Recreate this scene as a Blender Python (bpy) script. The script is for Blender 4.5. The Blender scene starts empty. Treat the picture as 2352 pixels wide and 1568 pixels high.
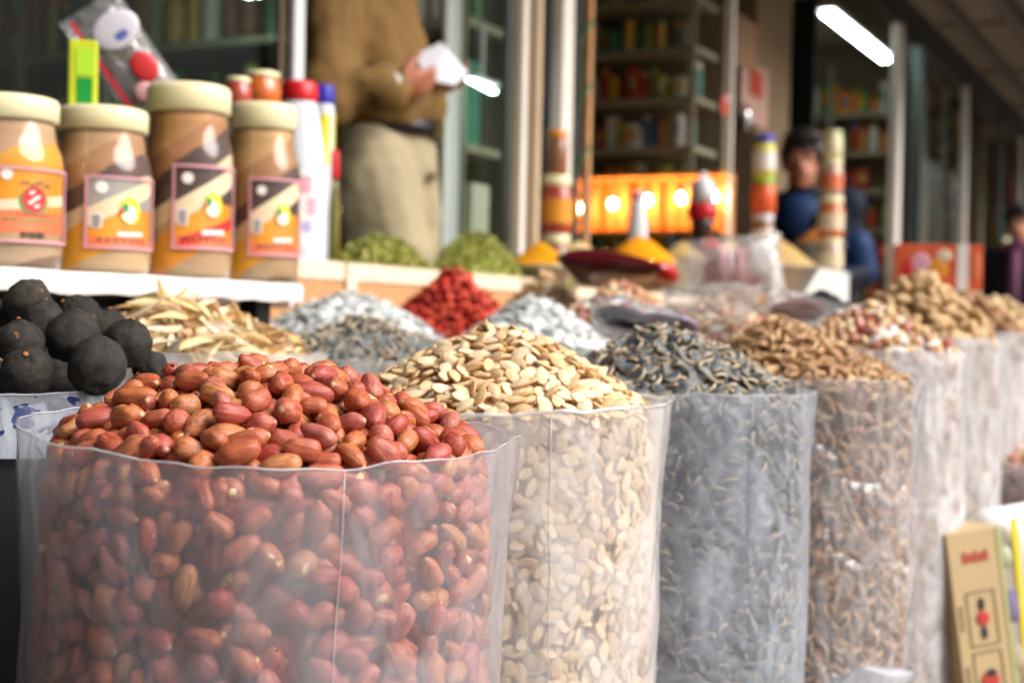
import bpy, bmesh, math, random
import numpy as np
from mathutils import Matrix, Vector, noise as mnoise

rng = np.random.default_rng(7)
random.seed(7)
sc = bpy.context.scene
COL = sc.collection

# ------------------------------------------------------------------ camera
CAMZ = 0.80
FPX = 3267.0                       # focal length in pixels of a 2352 px wide picture (50 mm on 36 mm)
cam_d = bpy.data.cameras.new('camera')
cam = bpy.data.objects.new('camera', cam_d)
COL.objects.link(cam)
sc.camera = cam
CAM_M = Matrix.Translation((0, 0, CAMZ)) @ Matrix.Rotation(math.radians(90 - 0.77), 4, 'X') @ Matrix.Rotation(math.radians(1.2), 4, 'Z')
cam.matrix_world = CAM_M
cam_d.lens = 50.0
cam_d.sensor_width = 36.0
cam_d.clip_start = 0.05
cam_d.clip_end = 500
cam_d.dof.use_dof = True
cam_d.dof.focus_distance = 0.87
cam_d.dof.aperture_fstop = 7.0
cam_d.dof.aperture_blades = 0

# ------------------------------------------------------------------ sky, sun, exposure
SUN_EL, SUN_AZ = math.radians(42), math.radians(108)      # azimuth clockwise from +Y
world = bpy.data.worlds.new('World')
sc.world = world
world.use_nodes = True
wn = world.node_tree
sky = wn.nodes.new('ShaderNodeTexSky')
sky.sky_type = 'NISHITA'
sky.sun_disc = False
sky.sun_elevation = SUN_EL
sky.sun_rotation = SUN_AZ
sky.air_density = 1.0
sky.dust_density = 6.0
sky.ozone_density = 1.0
bg = wn.nodes['Background']
bg.inputs['Strength'].default_value = 0.065
wn.links.new(sky.outputs[0], bg.inputs['Color'])
sun_d = bpy.data.lights.new('sun', 'SUN')
sun_d.energy = 2.8
sun_d.angle = math.radians(50)
sun_d.color = (1.0, 0.98, 0.96)
sun = bpy.data.objects.new('sun', sun_d)
COL.objects.link(sun)
sdir = Vector((math.sin(SUN_AZ) * math.cos(SUN_EL), math.cos(SUN_AZ) * math.cos(SUN_EL), math.sin(SUN_EL)))
sun.rotation_euler = sdir.to_track_quat('Z', 'Y').to_euler()
sun.location = (3, -3, 5)
sc.view_settings.view_transform = 'Standard'
sc.view_settings.look = 'None'
sc.view_settings.exposure = .92
sc.view_settings.gamma = 1.0
sc.view_settings.use_curve_mapping = False
sc.view_settings.use_white_balance = True
sc.view_settings.white_balance_temperature = 6400
sc.view_settings.white_balance_tint = 10
sc.cycles.use_denoising = True
sc.cycles.use_adaptive_sampling = True
sc.cycles.adaptive_threshold = .02
sc.cycles.max_bounces = 6
sc.cycles.transparent_max_bounces = 10
sc.cycles.diffuse_bounces = 3
sc.cycles.glossy_bounces = 3
sc.cycles.transmission_bounces = 4
sc.cycles.sample_clamp_indirect = 4.0
sc.cycles.caustics_reflective = False
sc.cycles.caustics_refractive = False

# ------------------------------------------------------------------ frames of reference
ROW = math.radians(27.0)
U = Vector((math.sin(ROW), math.cos(ROW), 0))       # along the row of sacks, away from the camera
N = Vector((math.cos(ROW), -math.sin(ROW), 0))      # towards the street


def P(s, t, z):
    p = U * s + N * t
    return Vector((p.x, p.y, z))


def ST(p):
    return p.x * U.x + p.y * U.y, p.x * N.x + p.y * N.y


def ray(px, py):
    d = CAM_M.to_3x3() @ Vector(((px - 1176) / FPX, -(py - 784) / FPX, -1))
    return d


def pixY(px, py, Y):
    d = ray(px, py)
    k = Y / d.y
    return Vector((d.x * k, Y, CAMZ + d.z * k))


def pixT(px, py, t):
    d = ray(px, py)
    k = t / (d.x * N.x + d.y * N.y)
    return Vector((d.x * k, d.y * k, CAMZ + d.z * k))


def pixS(px, py, s):
    d = ray(px, py)
    k = s / (d.x * U.x + d.y * U.y)
    return Vector((d.x * k, d.y * k, CAMZ + d.z * k))


# ------------------------------------------------------------------ object helpers
def mesh_from(name, V, F, mats=(), mi=None, attrs=None, smooth=True):
    me = bpy.data.meshes.new(name)
    if isinstance(F, np.ndarray):
        nF, k = F.shape
        me.vertices.add(len(V))
        me.vertices.foreach_set('co', np.asarray(V, np.float32).ravel())
        me.loops.add(nF * k)
        me.loops.foreach_set('vertex_index', F.astype(np.int32).ravel())
        me.polygons.add(nF)
        me.polygons.foreach_set('loop_start', np.arange(0, nF * k, k, dtype=np.int32))
        me.update(calc_edges=True)
    else:
        me.from_pydata([tuple(v) for v in V], [], F)
        me.update()
    for m in mats:
        me.materials.append(m)
    n = len(me.polygons)
    if mi is not None:
        me.polygons.foreach_set('material_index', np.asarray(mi, np.int32))
    if smooth is True:
        me.polygons.foreach_set('use_smooth', np.ones(n, bool))
    elif smooth is not False:
        me.polygons.foreach_set('use_smooth', np.asarray(smooth, bool))
    for k, a in (attrs or {}).items():
        a = np.asarray(a, np.float32)
        if a.ndim == 1:
            at = me.attributes.new(k, 'FLOAT', 'POINT')
            at.data.foreach_set('value', a)
        else:
            at = me.attributes.new(k, 'FLOAT_VECTOR', 'POINT')
            at.data.foreach_set('vector', a.ravel())
    return me


def link(name, data, parent=None, loc=None, rotz=None):
    o = bpy.data.objects.new(name, data)
    COL.objects.link(o)
    if parent is not None:
        o.parent = parent
    if loc is not None:
        o.location = loc
    if rotz is not None:
        o.rotation_euler = (0, 0, rotz)
    return o


def tag(o, label=None, cat=None, group=None, kind=None):
    if label: o['label'] = label
    if cat: o['category'] = cat
    if group: o['group'] = group
    if kind: o['kind'] = kind
    return o


def thing(name, label, cat, loc=(0, 0, 0), rotz=0.0, group=None):
    o = link(name, None, None, loc, rotz)
    o.empty_display_size = 0.05
    return tag(o, label, cat, group)


def copy_tree(o, parent=None):
    c = o.copy()
    COL.objects.link(c)
    c.parent = parent
    for ch in list(o.children):
        copy_tree(ch, c)
    return c


class MB:
    """collects simple solids into one mesh"""
    def __init__(self):
        self.v, self.f, self.m, self.s = [], [], [], []

    def add(self, V, F, mi=0, smooth=False):
        b = len(self.v)
        self.v += [Vector(p) for p in V]
        for f in F:
            self.f.append([i + b for i in f]); self.m.append(mi); self.s.append(smooth)

    def box(self, c, d, rz=0, mi=0, bev=0.0, M=None):
        x, y, z = d[0] / 2, d[1] / 2, d[2] / 2
        b = min(bev, x * .8, y * .8, z * .8)
        if b > 0:
            bm = bmesh.new()
            bmesh.ops.create_cube(bm, size=1)
            for v in bm.verts:
                v.co = Vector((v.co.x * 2 * x, v.co.y * 2 * y, v.co.z * 2 * z))
            bmesh.ops.bevel(bm, geom=bm.edges[:], offset=b, segments=2, profile=.6, affect='EDGES')
            V = [v.co.copy() for v in bm.verts]
            for i, v in enumerate(bm.verts): v.index = i
            F = [[v.index for v in f.verts] for f in bm.faces]
            bm.free()
        else:
            V = [Vector((sx * x, sy * y, sz * z)) for sz in (-1, 1) for sy in (-1, 1) for sx in (-1, 1)]
            F = [[0, 2, 3, 1], [4, 5, 7, 6], [0, 1, 5, 4], [2, 6, 7, 3], [0, 4, 6, 2], [1, 3, 7, 5]]
        R = M if M is not None else Matrix.Rotation(rz, 3, 'Z')
        self.add([R @ v + Vector(c) for v in V], F, mi)
        return self

    def lathe(self, prof, n=24, c=(0, 0, 0), mi=0, cap=True, M=None, sq=0.0):
        V, F = [], []
        for (r, z) in prof:
            for i in range(n):
                a = 2 * math.pi * i / n
                k = 1.0
                if sq:
                    k = (abs(math.cos(a)) ** (2 / (1 - sq)) + abs(math.sin(a)) ** (2 / (1 - sq))) ** (-(1 - sq) / 2)
                V.append(Vector((r * k * math.cos(a), r * k * math.sin(a), z)))
        for j in range(len(prof) - 1):
            for i in range(n):
                i2 = (i + 1) % n
                F.append([j * n + i, j * n + i2, (j + 1) * n + i2, (j + 1) * n + i])
        if cap:
            F.append(list(range(n - 1, -1, -1)))
            F.append(list(range((len(prof) - 1) * n, len(prof) * n)))
        if M is not None:
            V = [M @ v for v in V]
        self.add([v + Vector(c) for v in V], F, mi, True)
        return self

    def tube(self, pts, rad, n=10, mi=0, flat=1.0, up=Vector((0, 0, 1)), cap=True):
        pts = [Vector(p) for p in pts]
        if not hasattr(rad, '__len__'): rad = [rad] * len(pts)
        V, F = [], []
        for j, p in enumerate(pts):
            d = (pts[min(j + 1, len(pts) - 1)] - pts[max(j - 1, 0)]).normalized()
            a = up.cross(d)
            if a.length < 1e-4: a = Vector((1, 0, 0)).cross(d)
            a.normalize(); b = d.cross(a)
            for i in range(n):
                t = 2 * math.pi * i / n
                V.append(p + a * math.cos(t) * rad[j] + b * math.sin(t) * rad[j] * flat)
        for j in range(len(pts) - 1):
            for i in range(n):
                i2 = (i + 1) % n
                F.append([j * n + i, j * n + i2, (j + 1) * n + i2, (j + 1) * n + i])
        if cap:
            F.append(list(range(n - 1, -1, -1)))
            F.append(list(range((len(pts) - 1) * n, len(pts) * n)))
        self.add(V, F, mi, True)
        return self

    def ell(self, c, r, nu=16, nv=10, mi=0, M=None):
        V, F = [], []
        for j in range(nv + 1):
            ph = math.pi * j / nv
            for i in range(nu):
                a = 2 * math.pi * i / nu
                V.append(Vector((r[0] * math.sin(ph) * math.cos(a), r[1] * math.sin(ph) * math.sin(a), -r[2] * math.cos(ph))))
        for j in range(nv):
            for i in range(nu):
                i2 = (i + 1) % nu
                F.append([j * nu + i, j * nu + i2, (j + 1) * nu + i2, (j + 1) * nu + i])
        if M is not None: V = [M @ v for v in V]
        self.add([v + Vector(c) for v in V], F, mi, True)
        return self

    def build(self, name, mats, parent=None, loc=None, rotz=None):
        if not isinstance(mats, (list, tuple)): mats = [mats]
        me = bpy.data.meshes.new(name)
        me.from_pydata([tuple(v) for v in self.v], [], self.f)
        for m in mats: me.materials.append(m)
        me.polygons.foreach_set('material_index', np.asarray(self.m, np.int32))
        me.polygons.foreach_set('use_smooth', np.asarray(self.s, bool))
        me.update()
        return link(name, me, parent, loc, rotz)


# ------------------------------------------------------------------ materials
def lin(h):
    h = h.lstrip('#')
    c = [int(h[i:i + 2], 16) / 255 for i in (0, 2, 4)]
    return tuple((x / 12.92 if x <= .04045 else ((x + .055) / 1.055) ** 2.4) for x in c)


MATS = {}


def newmat(name):
    m = bpy.data.materials.new(name)
    m.use_nodes = True
    nt = m.node_tree
    for n in list(nt.nodes): nt.nodes.remove(n)
    out = nt.nodes.new('ShaderNodeOutputMaterial')
    return m, nt, out


def pbr(name, col, rough=.6, metal=0., spec=.5, var=.18, scale=14., bump=0., coat=0., emit=None, estr=0., trans=0., alpha=1.):
    """principled with mottled colour and roughness"""
    if name in MATS: return MATS[name]
    m, nt, out = newmat(name)
    L = nt.links.new
    b = nt.nodes.new('ShaderNodeBsdfPrincipled')
    L(b.outputs[0], out.inputs[0])
    tc = nt.nodes.new('ShaderNodeTexCoord')
    nz = nt.nodes.new('ShaderNodeTexNoise')
    nz.inputs['Scale'].default_value = scale
    nz.inputs['Detail'].default_value = 6
    L(tc.outputs['Object'], nz.inputs['Vector'])
    if isinstance(col, str): col = lin(col)
    mx = nt.nodes.new('ShaderNodeMix'); mx.data_type = 'RGBA'
    mx.inputs[6].default_value = (*[c * (1 - var) for c in col], 1)
    mx.inputs[7].default_value = (*[min(1, c * (1 + var)) for c in col], 1)
    L(nz.outputs['Fac'], mx.inputs[0])
    L(mx.outputs[2], b.inputs['Base Color'])
    mr = nt.nodes.new('ShaderNodeMapRange')
    mr.inputs['To Min'].default_value = max(0.02, rough - .1)
    mr.inputs['To Max'].default_value = min(1, rough + .1)
    L(nz.outputs['Fac'], mr.inputs[0]); L(mr.outputs[0], b.inputs['Roughness'])
    b.inputs['Metallic'].default_value = metal
    b.inputs['Specular IOR Level'].default_value = spec
    b.inputs['Coat Weight'].default_value = coat
    b.inputs['Coat Roughness'].default_value = .08
    b.inputs['Transmission Weight'].default_value = trans
    if emit is not None:
        b.inputs['Emission Color'].default_value = (*(lin(emit) if isinstance(emit, str) else emit), 1)
        b.inputs['Emission Strength'].default_value = estr
    if bump:
        bp = nt.nodes.new('ShaderNodeBump')
        bp.inputs['Strength'].default_value = bump
        bp.inputs['Distance'].default_value = .004
        L(nz.outputs['Fac'], bp.inputs['Height']); L(bp.outputs[0], b.inputs['Normal'])
    MATS[name] = m
    return m


def seed_mat(name, cols, edge=None, edge_lo=.6, edge_hi=.95, rough=.45, spec=.4, streak=.0, streak_col=None, streak_scale=(90, 600, 600),
             bump=.3, coat=0., patch=None, patch_amt=.0):
    """skin of a nut or seed: hue per piece, streaks along the piece, pale rim"""
    m, nt, out = newmat(name)
    L = nt.links.new
    nd = nt.nodes.new
    b = nd('ShaderNodeBsdfPrincipled'); L(b.outputs[0], out.inputs[0])
    oi = nd('ShaderNodeObjectInfo'); ge = nd('ShaderNodeNewGeometry')
    ad = nd('ShaderNodeMath'); ad.operation = 'ADD'
    L(oi.outputs['Random'], ad.inputs[0]); L(ge.outputs['Random Per Island'], ad.inputs[1])
    fr = nd('ShaderNodeMath'); fr.operation = 'FRACT'; L(ad.outputs[0], fr.inputs[0])
    cr = nd('ShaderNodeValToRGB')
    cr.color_ramp.interpolation = 'LINEAR'
    els = cr.color_ramp.elements
    cols = [lin(c) if isinstance(c, str) else c for c in cols]
    while len(els) < len(cols): els.new(.5)
    for i, c in enumerate(cols):
        els[i].position = i / max(1, len(cols) - 1); els[i].color = (*c, 1)
    L(fr.outputs[0], cr.inputs[0])
    at = nd('ShaderNodeAttribute'); at.attribute_name = 'lc'
    off = nd('ShaderNodeVectorMath'); off.operation = 'ADD'
    sca = nd('ShaderNodeMath'); sca.operation = 'MULTIPLY'; sca.inputs[1].default_value = 7.0
    L(fr.outputs[0], sca.inputs[0])
    L(at.outputs['Vector'], off.inputs[0]); L(sca.outputs[0], off.inputs[1])
    mp = nd('ShaderNodeMapping'); mp.inputs['Scale'].default_value = streak_scale
    L(off.outputs[0], mp.inputs[0])
    nz = nd('ShaderNodeTexNoise'); nz.inputs['Scale'].default_value = 1; nz.inputs['Detail'].default_value = 4; nz.inputs['Roughness'].default_value = .6
    L(mp.outputs[0], nz.inputs['Vector'])
    cur = cr.outputs[0]
    if streak:
        mr = nd('ShaderNodeMapRange'); mr.inputs['From Min'].default_value = .42; mr.inputs['From Max'].default_value = .68
        mr.inputs['To Max'].default_value = streak
        L(nz.outputs['Fac'], mr.inputs[0])
        mx = nd('ShaderNodeMix'); mx.data_type = 'RGBA'
        L(mr.outputs[0], mx.inputs[0]); L(cur, mx.inputs[6])
        mx.inputs[7].default_value = (*(lin(streak_col) if isinstance(streak_col, str) else streak_col), 1)
        cur = mx.outputs[2]
    if edge is not None:
        ea = nd('ShaderNodeAttribute'); ea.attribute_name = 'edge'
        er = nd('ShaderNodeMapRange'); er.inputs['From Min'].default_value = edge_lo; er.inputs['From Max'].default_value = edge_hi
        L(ea.outputs['Fac'], er.inputs[0])
        mx = nd('ShaderNodeMix'); mx.data_type = 'RGBA'
        L(er.outputs[0], mx.inputs[0]); L(cur, mx.inputs[6])
        mx.inputs[7].default_value = (*(lin(edge) if isinstance(edge, str) else edge), 1)
        cur = mx.outputs[2]
    if patch is not None:
        n2 = nd('ShaderNodeTexNoise'); n2.inputs['Scale'].default_value = 75; n2.inputs['Detail'].default_value = 2
        L(off.outputs[0], n2.inputs['Vector'])
        pr = nd('ShaderNodeMapRange'); pr.inputs['From Min'].default_value = patch_amt; pr.inputs['From Max'].default_value = patch_amt + .02
        L(n2.outputs['Fac'], pr.inputs[0])
        mx = nd('ShaderNodeMix'); mx.data_type = 'RGBA'
        L(pr.outputs[0], mx.inputs[0]); L(cur, mx.inputs[6])
        mx.inputs[7].default_value = (*lin(patch), 1)
        cur = mx.outputs[2]
    L(cur, b.inputs['Base Color'])
    b.inputs['Roughness'].default_value = rough
    b.inputs['Specular IOR Level'].default_value = spec
    b.inputs['Coat Weight'].default_value = coat
    b.inputs['Coat Roughness'].default_value = .25
    bp = nd('ShaderNodeBump'); bp.inputs['Strength'].default_value = bump; bp.inputs['Distance'].default_value = .0009
    L(nz.outputs['Fac'], bp.inputs['Height']); L(bp.outputs[0], b.inputs['Normal'])
    return m


def schlick(nt, normal=None, f0=.04):
    """reflectance that is the same from both sides of a thin sheet"""
    nd = nt.nodes.new; L = nt.links.new
    ge = nd('ShaderNodeNewGeometry')
    dt = nd('ShaderNodeVectorMath'); dt.operation = 'DOT_PRODUCT'
    L(ge.outputs['Incoming'], dt.inputs[0]); L(normal if normal is not None else ge.outputs['Normal'], dt.inputs[1])
    ab = nd('ShaderNodeMath'); ab.operation = 'ABSOLUTE'; L(dt.outputs['Value'], ab.inputs[0])
    sb = nd('ShaderNodeMath'); sb.operation = 'SUBTRACT'; sb.inputs[0].default_value = 1; L(ab.outputs[0], sb.inputs[1]); sb.use_clamp = True
    pw = nd('ShaderNodeMath'); pw.operation = 'POWER'; pw.inputs[1].default_value = 5; L(sb.outputs[0], pw.inputs[0])
    ma = nd('ShaderNodeMath'); ma.operation = 'MULTIPLY_ADD'; ma.inputs[1].default_value = 1 - f0; ma.inputs[2].default_value = f0; L(pw.outputs[0], ma.inputs[0])
    return ma.outputs[0]


def plastic(name, haze=.35, tint=(.93, .95, 1.), rough=.28, crinkle=.5, cscale=26., blur=.4, print_col=None):
    """thin milky polythene: part clear, part scattering, glossy"""
    m, nt, out = newmat(name)
    L = nt.links.new; nd = nt.nodes.new
    tc = nd('ShaderNodeTexCoord')
    mp = nd('ShaderNodeMapping'); mp.inputs['Scale'].default_value = (1, 1, .6); L(tc.outputs['Object'], mp.inputs[0])
    nz = nd('ShaderNodeTexNoise'); nz.inputs['Scale'].default_value = cscale; nz.inputs['Detail'].default_value = 3; nz.inputs['Distortion'].default_value = 1.2
    L(mp.outputs[0], nz.inputs['Vector'])
    vo = nd('ShaderNodeTexVoronoi'); vo.feature = 'DISTANCE_TO_EDGE'; vo.inputs['Scale'].default_value = cscale * .7
    L(mp.outputs[0], vo.inputs['Vector'])
    sm = nd('ShaderNodeMapRange'); sm.inputs['From Max'].default_value = .12; sm.inputs['To Max'].default_value = .35
    L(vo.outputs['Distance'], sm.inputs[0])
    hs = nd('ShaderNodeMath'); hs.operation = 'ADD'; L(nz.outputs['Fac'], hs.inputs[0]); L(sm.outputs[0], hs.inputs[1])
    bp = nd('ShaderNodeBump'); bp.inputs['Strength'].default_value = crinkle; bp.inputs['Distance'].default_value = .007
    L(hs.outputs[0], bp.inputs['Height'])
    tr = nd('ShaderNodeBsdfTransparent'); tr.inputs[0].default_value = (.97, .975, .985, 1)
    m1 = tr
    if blur:
        rf = nd('ShaderNodeBsdfRefraction'); rf.inputs['IOR'].default_value = 1.15; rf.inputs['Roughness'].default_value = .6
        rf.inputs[0].default_value = (.97, .975, .985, 1)
        m1 = nd('ShaderNodeMixShader'); m1.inputs[0].default_value = blur; L(tr.outputs[0], m1.inputs[1]); L(rf.outputs[0], m1.inputs[2])
    df = nd('ShaderNodeBsdfDiffuse'); df.inputs[0].default_value = (*tint, 1); L(bp.outputs[0], df.inputs['Normal'])
    tl = nd('ShaderNodeBsdfTranslucent'); tl.inputs[0].default_value = (*tint, 1)
    m2 = nd('ShaderNodeMixShader'); m2.inputs[0].default_value = .45; L(df.outputs[0], m2.inputs[1]); L(tl.outputs[0], m2.inputs[2])
    hz = nd('ShaderNodeMapRange'); hz.inputs['From Min'].default_value = .3; hz.inputs['From Max'].default_value = .72
    hz.inputs['To Min'].default_value = haze * .5; hz.inputs['To Max'].default_value = min(1, haze * 1.6)
    L(nz.outputs['Fac'], hz.inputs[0])
    fac = hz.outputs[0]
    if print_col is not None:
        n3 = nd('ShaderNodeTexNoise'); n3.inputs['Scale'].default_value = 34; n3.inputs['Detail'].default_value = 1; n3.inputs['Distortion'].default_value = 2.5
        L(tc.outputs['Object'], n3.inputs['Vector'])
        pm = nd('ShaderNodeMapRange'); pm.inputs['From Min'].default_value = .60; pm.inputs['From Max'].default_value = .62
        L(n3.outputs['Fac'], pm.inputs[0])
        mc = nd('ShaderNodeMix'); mc.data_type = 'RGBA'; L(pm.outputs[0], mc.inputs[0])
        mc.inputs[6].default_value = (*tint, 1); mc.inputs[7].default_value = (*lin(print_col), 1)
        L(mc.outputs[2], df.inputs[0]); L(mc.outputs[2], tl.inputs[0])
    m3 = nd('ShaderNodeMixShader'); L(fac, m3.inputs[0]); L(m1.outputs[0], m3.inputs[1]); L(m2.outputs[0], m3.inputs[2])
    gl = nd('ShaderNodeBsdfGlossy'); gl.inputs['Roughness'].default_value = rough; L(bp.outputs[0], gl.inputs['Normal'])
    m4 = nd('ShaderNodeMixShader'); L(schlick(nt, bp.outputs[0], .09), m4.inputs[0]); L(m3.outputs[0], m4.inputs[1]); L(gl.outputs[0], m4.inputs[2])
    L(m4.outputs[0], out.inputs[0])
    return m


def clear(name, tint=(1, 1, 1), rough=.05, amount=1.0, haze=0.):
    """clear thin wall (jar, window pane, packet): transparent plus fresnel gloss"""
    m, nt, out = newmat(name)
    L = nt.links.new; nd = nt.nodes.new
    tr = nd('ShaderNodeBsdfTransparent'); tr.inputs[0].default_value = (*tint, 1)
    df = nd('ShaderNodeBsdfDiffuse'); df.inputs[0].default_value = (.85, .87, .9, 1)
    m0 = nd('ShaderNodeMixShader'); m0.inputs[0].default_value = haze; L(tr.outputs[0], m0.inputs[1]); L(df.outputs[0], m0.inputs[2])
    gl = nd('ShaderNodeBsdfGlossy'); gl.inputs['Roughness'].default_value = rough
    tc = nd('ShaderNodeTexCoord'); nz = nd('ShaderNodeTexNoise'); nz.inputs['Scale'].default_value = 9
    L(tc.outputs['Object'], nz.inputs['Vector'])
    bp = nd('ShaderNodeBump'); bp.inputs['Strength'].default_value = .15; bp.inputs['Distance'].default_value = .01
    L(nz.outputs['Fac'], bp.inputs['Height']); L(bp.outputs[0], gl.inputs['Normal'])
    mu = nd('ShaderNodeMath'); mu.operation = 'MULTIPLY'; mu.inputs[1].default_value = amount; L(schlick(nt), mu.inputs[0])
    m1 = nd('ShaderNodeMixShader'); L(mu.outputs[0], m1.inputs[0]); L(m0.outputs[0], m1.inputs[1]); L(gl.outputs[0], m1.inputs[2])
    L(m1.outputs[0], out.inputs[0])
    return m


def emission(name, col, strength):
    m, nt, out = newmat(name)
    e = nt.nodes.new('ShaderNodeEmission')
    e.inputs[0].default_value = (*col, 1); e.inputs[1].default_value = strength
    nt.links.new(e.outputs[0], out.inputs[0])
    return m
# ================================================================== the setting
def sT(px, t, py=745):
    p = pixT(px, py, t)
    return ST(p)[0]


ANG = math.pi / 2 - ROW          # rotation of a box whose local x runs along the row


def pbox(mb, s0, s1, t0, t1, z0, z1, mi=0, bev=0.):
    c = P((s0 + s1) / 2, (t0 + t1) / 2, (z0 + z1) / 2)
    mb.box(c, (abs(s1 - s0), abs(t1 - t0), abs(z1 - z0)), ANG, mi, bev)
    return mb


def pb(name, mat, parent, *a, bev=0., label=None):
    o = pbox(MB(), *a, bev=bev).build(name, mat, parent)
    if label: o['label'] = label
    return o


m_ground = pbr('paving', '#6f6a63', .85, var=.3, scale=3, bump=.4)
m_plaster = pbr('brown_plaster', '#8a7358', .85, var=.25, scale=5, bump=.3)
m_cream = pbr('cream_paint', '#e2dace', .6, var=.08, scale=8)
m_white = pbr('white_paint', '#d9d9dc', .45, var=.06, scale=10)
m_beige = pbr('beige_stone', '#c4ad90', .7, var=.15, scale=9, bump=.2)
m_darkmetal = pbr('dark_metal', '#1c1d1b', .45, var=.2, metal=.2)
m_greymetal = pbr('grey_metal', '#5f6864', .4, var=.12, metal=.5)
m_brownframe = pbr('brown_frame', '#5d4c3c', .5, var=.15)
m_interior = pbr('interior_wall', '#7a7058', .9, var=.2, scale=4)
m_soffit = pbr('soffit_board', '#8c7a68', .7, var=.22, scale=4, bump=.2)
m_beam = pbr('soffit_beam', '#5c5048', .6, var=.2)
m_wood = pbr('bare_wood', '#b98a5c', .7, var=.3, scale=22, bump=.3)
m_woodpale = pbr('pale_wood', '#e2cfb4', .65, var=.16, scale=24, bump=.25)
m_shelfwood = pbr('shelf_board', '#8f8a74', .6, var=.15)
m_floor = pbr('shop_floor', '#6d6658', .7, var=.2)
m_glass2 = clear('far_glass', (.97, .97, .95), .02, .5)
m_glass = clear('shop_glass', (.88, .96, .91), .02, .4)

g = MB(); g.add([(-150, -150, 0), (150, -150, 0), (150, 150, 0), (-150, 150, 0)], [[0, 1, 2, 3]])
tag(g.build('ground', m_ground), 'grey paved market ground under the sacks', None, None, 'structure')

TF = -1.70                        # plane of the shop fronts
bld = thing('shop_building', 'row of open-fronted shops with posts, glass and a low canopy', 'building', P(0, TF, 0))
bld_root = Matrix.Translation(bld.location).inverted()


def bp_(name, mat, *a, bev=0., label=None, parent=None):
    o = pb(name, mat, parent or bld, *a, bev=bev, label=label)
    if parent is None:
        o.matrix_parent_inverse = bld_root
    else:
        pass
    return o


bp_('floor_step', m_floor, -14, 24, -5.0, -1.60, 0.002, .16)
bp_('back_wall', m_interior, -14, 24, -5.2, -5.0, .002, 3.2)
bp_('ceiling', m_interior, -14, 24, -5.0, -1.78, 2.66, 2.78)
bp_('upper_wall', m_plaster, -14, 24, -1.78, -1.60, 2.66, 6.0)
bp_('roof', m_beam, -14, 24, -5.2, -1.55, 6.0, 6.15)
bp_('lintel', m_darkmetal, -14, 24, -1.76, -1.62, 2.42, 2.66)
for s0 in (-7, -1.2, 3.62, 5.42, 9.5, 11.8, 14.5):
    bp_('partition_wall', m_interior, s0, s0 + .1, -5.0, -1.84, .16, 2.66)
# canopy
sof = bp_('canopy', m_soffit, -14, 24, -1.60, -.75, 2.56, 2.60)
for t0, z0, w in ((-1.44, 2.50, .05), (-1.16, 2.48, .07), (-.92, 2.50, .05)):
    pb('canopy_beam', m_beam, sof, -14, 24, t0, t0 + w, z0, 2.556)
for s0 in np.arange(-6, 22, 1.6):
    pb('canopy_batten', m_soffit, sof, s0, s0 + .05, -1.595, -.76, 2.535, 2.557)
bp_('canopy_edge', m_greymetal, -14, 24, -.75, -.72, 2.44, 2.62)

# posts, frames and panes of the front, read off along the front plane
def post(x0, x1, mat, t=TF, d=.07, z1=2.42, name='post', label=None, z0=.16):
    tf = t + d / 2                  # the near side face shows too, so the left outline is the back corner
    b = sT(x1, tf)
    for _ in range(40):
        a = sT(x0, tf - d)
        if b - a > .02: break
        d *= .85
    return bp_(name, mat, a, b, tf - d, tf, z0, z1, bev=min(.006, d * .2, (b - a) * .2), label=label)


post(622, 646, m_brownframe, d=.05, name='window_frame')
post(652, 688, m_white, t=-1.66, d=.014, label='slim white post beside the brown jacket')
post(1004, 1048, m_white, t=-1.80, d=.012, label='slim white post in front of the shop glass')
post(1140, 1164, m_greymetal, d=.05, name='window_frame')
post(1166, 1202, m_cream, t=-1.62, d=.03, name='pillar', label='cream painted pillar edge')
post(1202, 1234, m_beige, t=-1.64, d=.12, name='pillar', label='beige stone pillar')
post(1236, 1252, m_darkmetal, t=-1.68, d=.08)
post(1254, 1306, m_cream, t=-1.64, d=.035, name='pillar', label='cream square column behind the spice jars')
post(1307, 1324, m_greymetal, t=-1.69, d=.06, name='window_frame')
post(1328, 1350, m_wood, t=-1.66, d=.05, label='tan wooden post wound with green cord')
post(1660, 1674, m_cream, t=-1.68, d=.05, name='window_frame')
post(1674, 1802, m_plaster, t=-1.92, d=.1, name='front_wall', label='brown plastered wall with paper notices')
post(1802, 1862, m_darkmetal, t=-1.93, d=.12, name='pillar', label='dark metal pillar behind the man in blue')
post(2030, 2062, m_cream, t=-1.64, d=.05, name='pillar')
post(2064, 2082, m_darkmetal, t=-1.68, d=.08, name='window_frame')
post(2082, 2112, m_greymetal, t=-1.66, d=.1, name='pillar')
post(2196, 2214, m_cream, t=-1.64, d=.05, name='pillar')
post(2216, 2228, m_darkmetal, t=-1.66, d=.1, name='window_frame')
post(2282, 2294, m_greymetal, t=-1.66, d=.1, name='pillar')
post(2330, 2340, m_cream, t=-1.66, d=.1, name='pillar')
for x0, x1 in ((-900, 622), (1050, 1140), (2112, 2196)):
    a, b = sT(x0, TF), sT(x1, TF)
    bp_('window_pane', m_glass if x0 < 2000 else m_glass2, a + .002, b - .002, TF - .004, TF + .004, .7, 2.42)
    bp_('window_rail', m_greymetal, a + .002, b - .002, TF - .02, TF + .02, .64, .698)
    bp_('window_stall', m_interior, a + .002, b - .002, TF - .03, TF + .03, .16, .638)
# green cord wound round the tan post
sc0 = sT(1339, -1.64)
cp = P(sc0, -1.66, 0)
mb = MB()
pts = [cp + Vector((.026 * math.cos(a), .026 * math.sin(a), .95 + a * .028)) for a in np.linspace(0, 50, 260)]
mb.tube(pts, .004, 6)
o = mb.build('cord', pbr('green_cord', '#2f7a56', .6), bld); o.matrix_parent_inverse = bld_root
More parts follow.
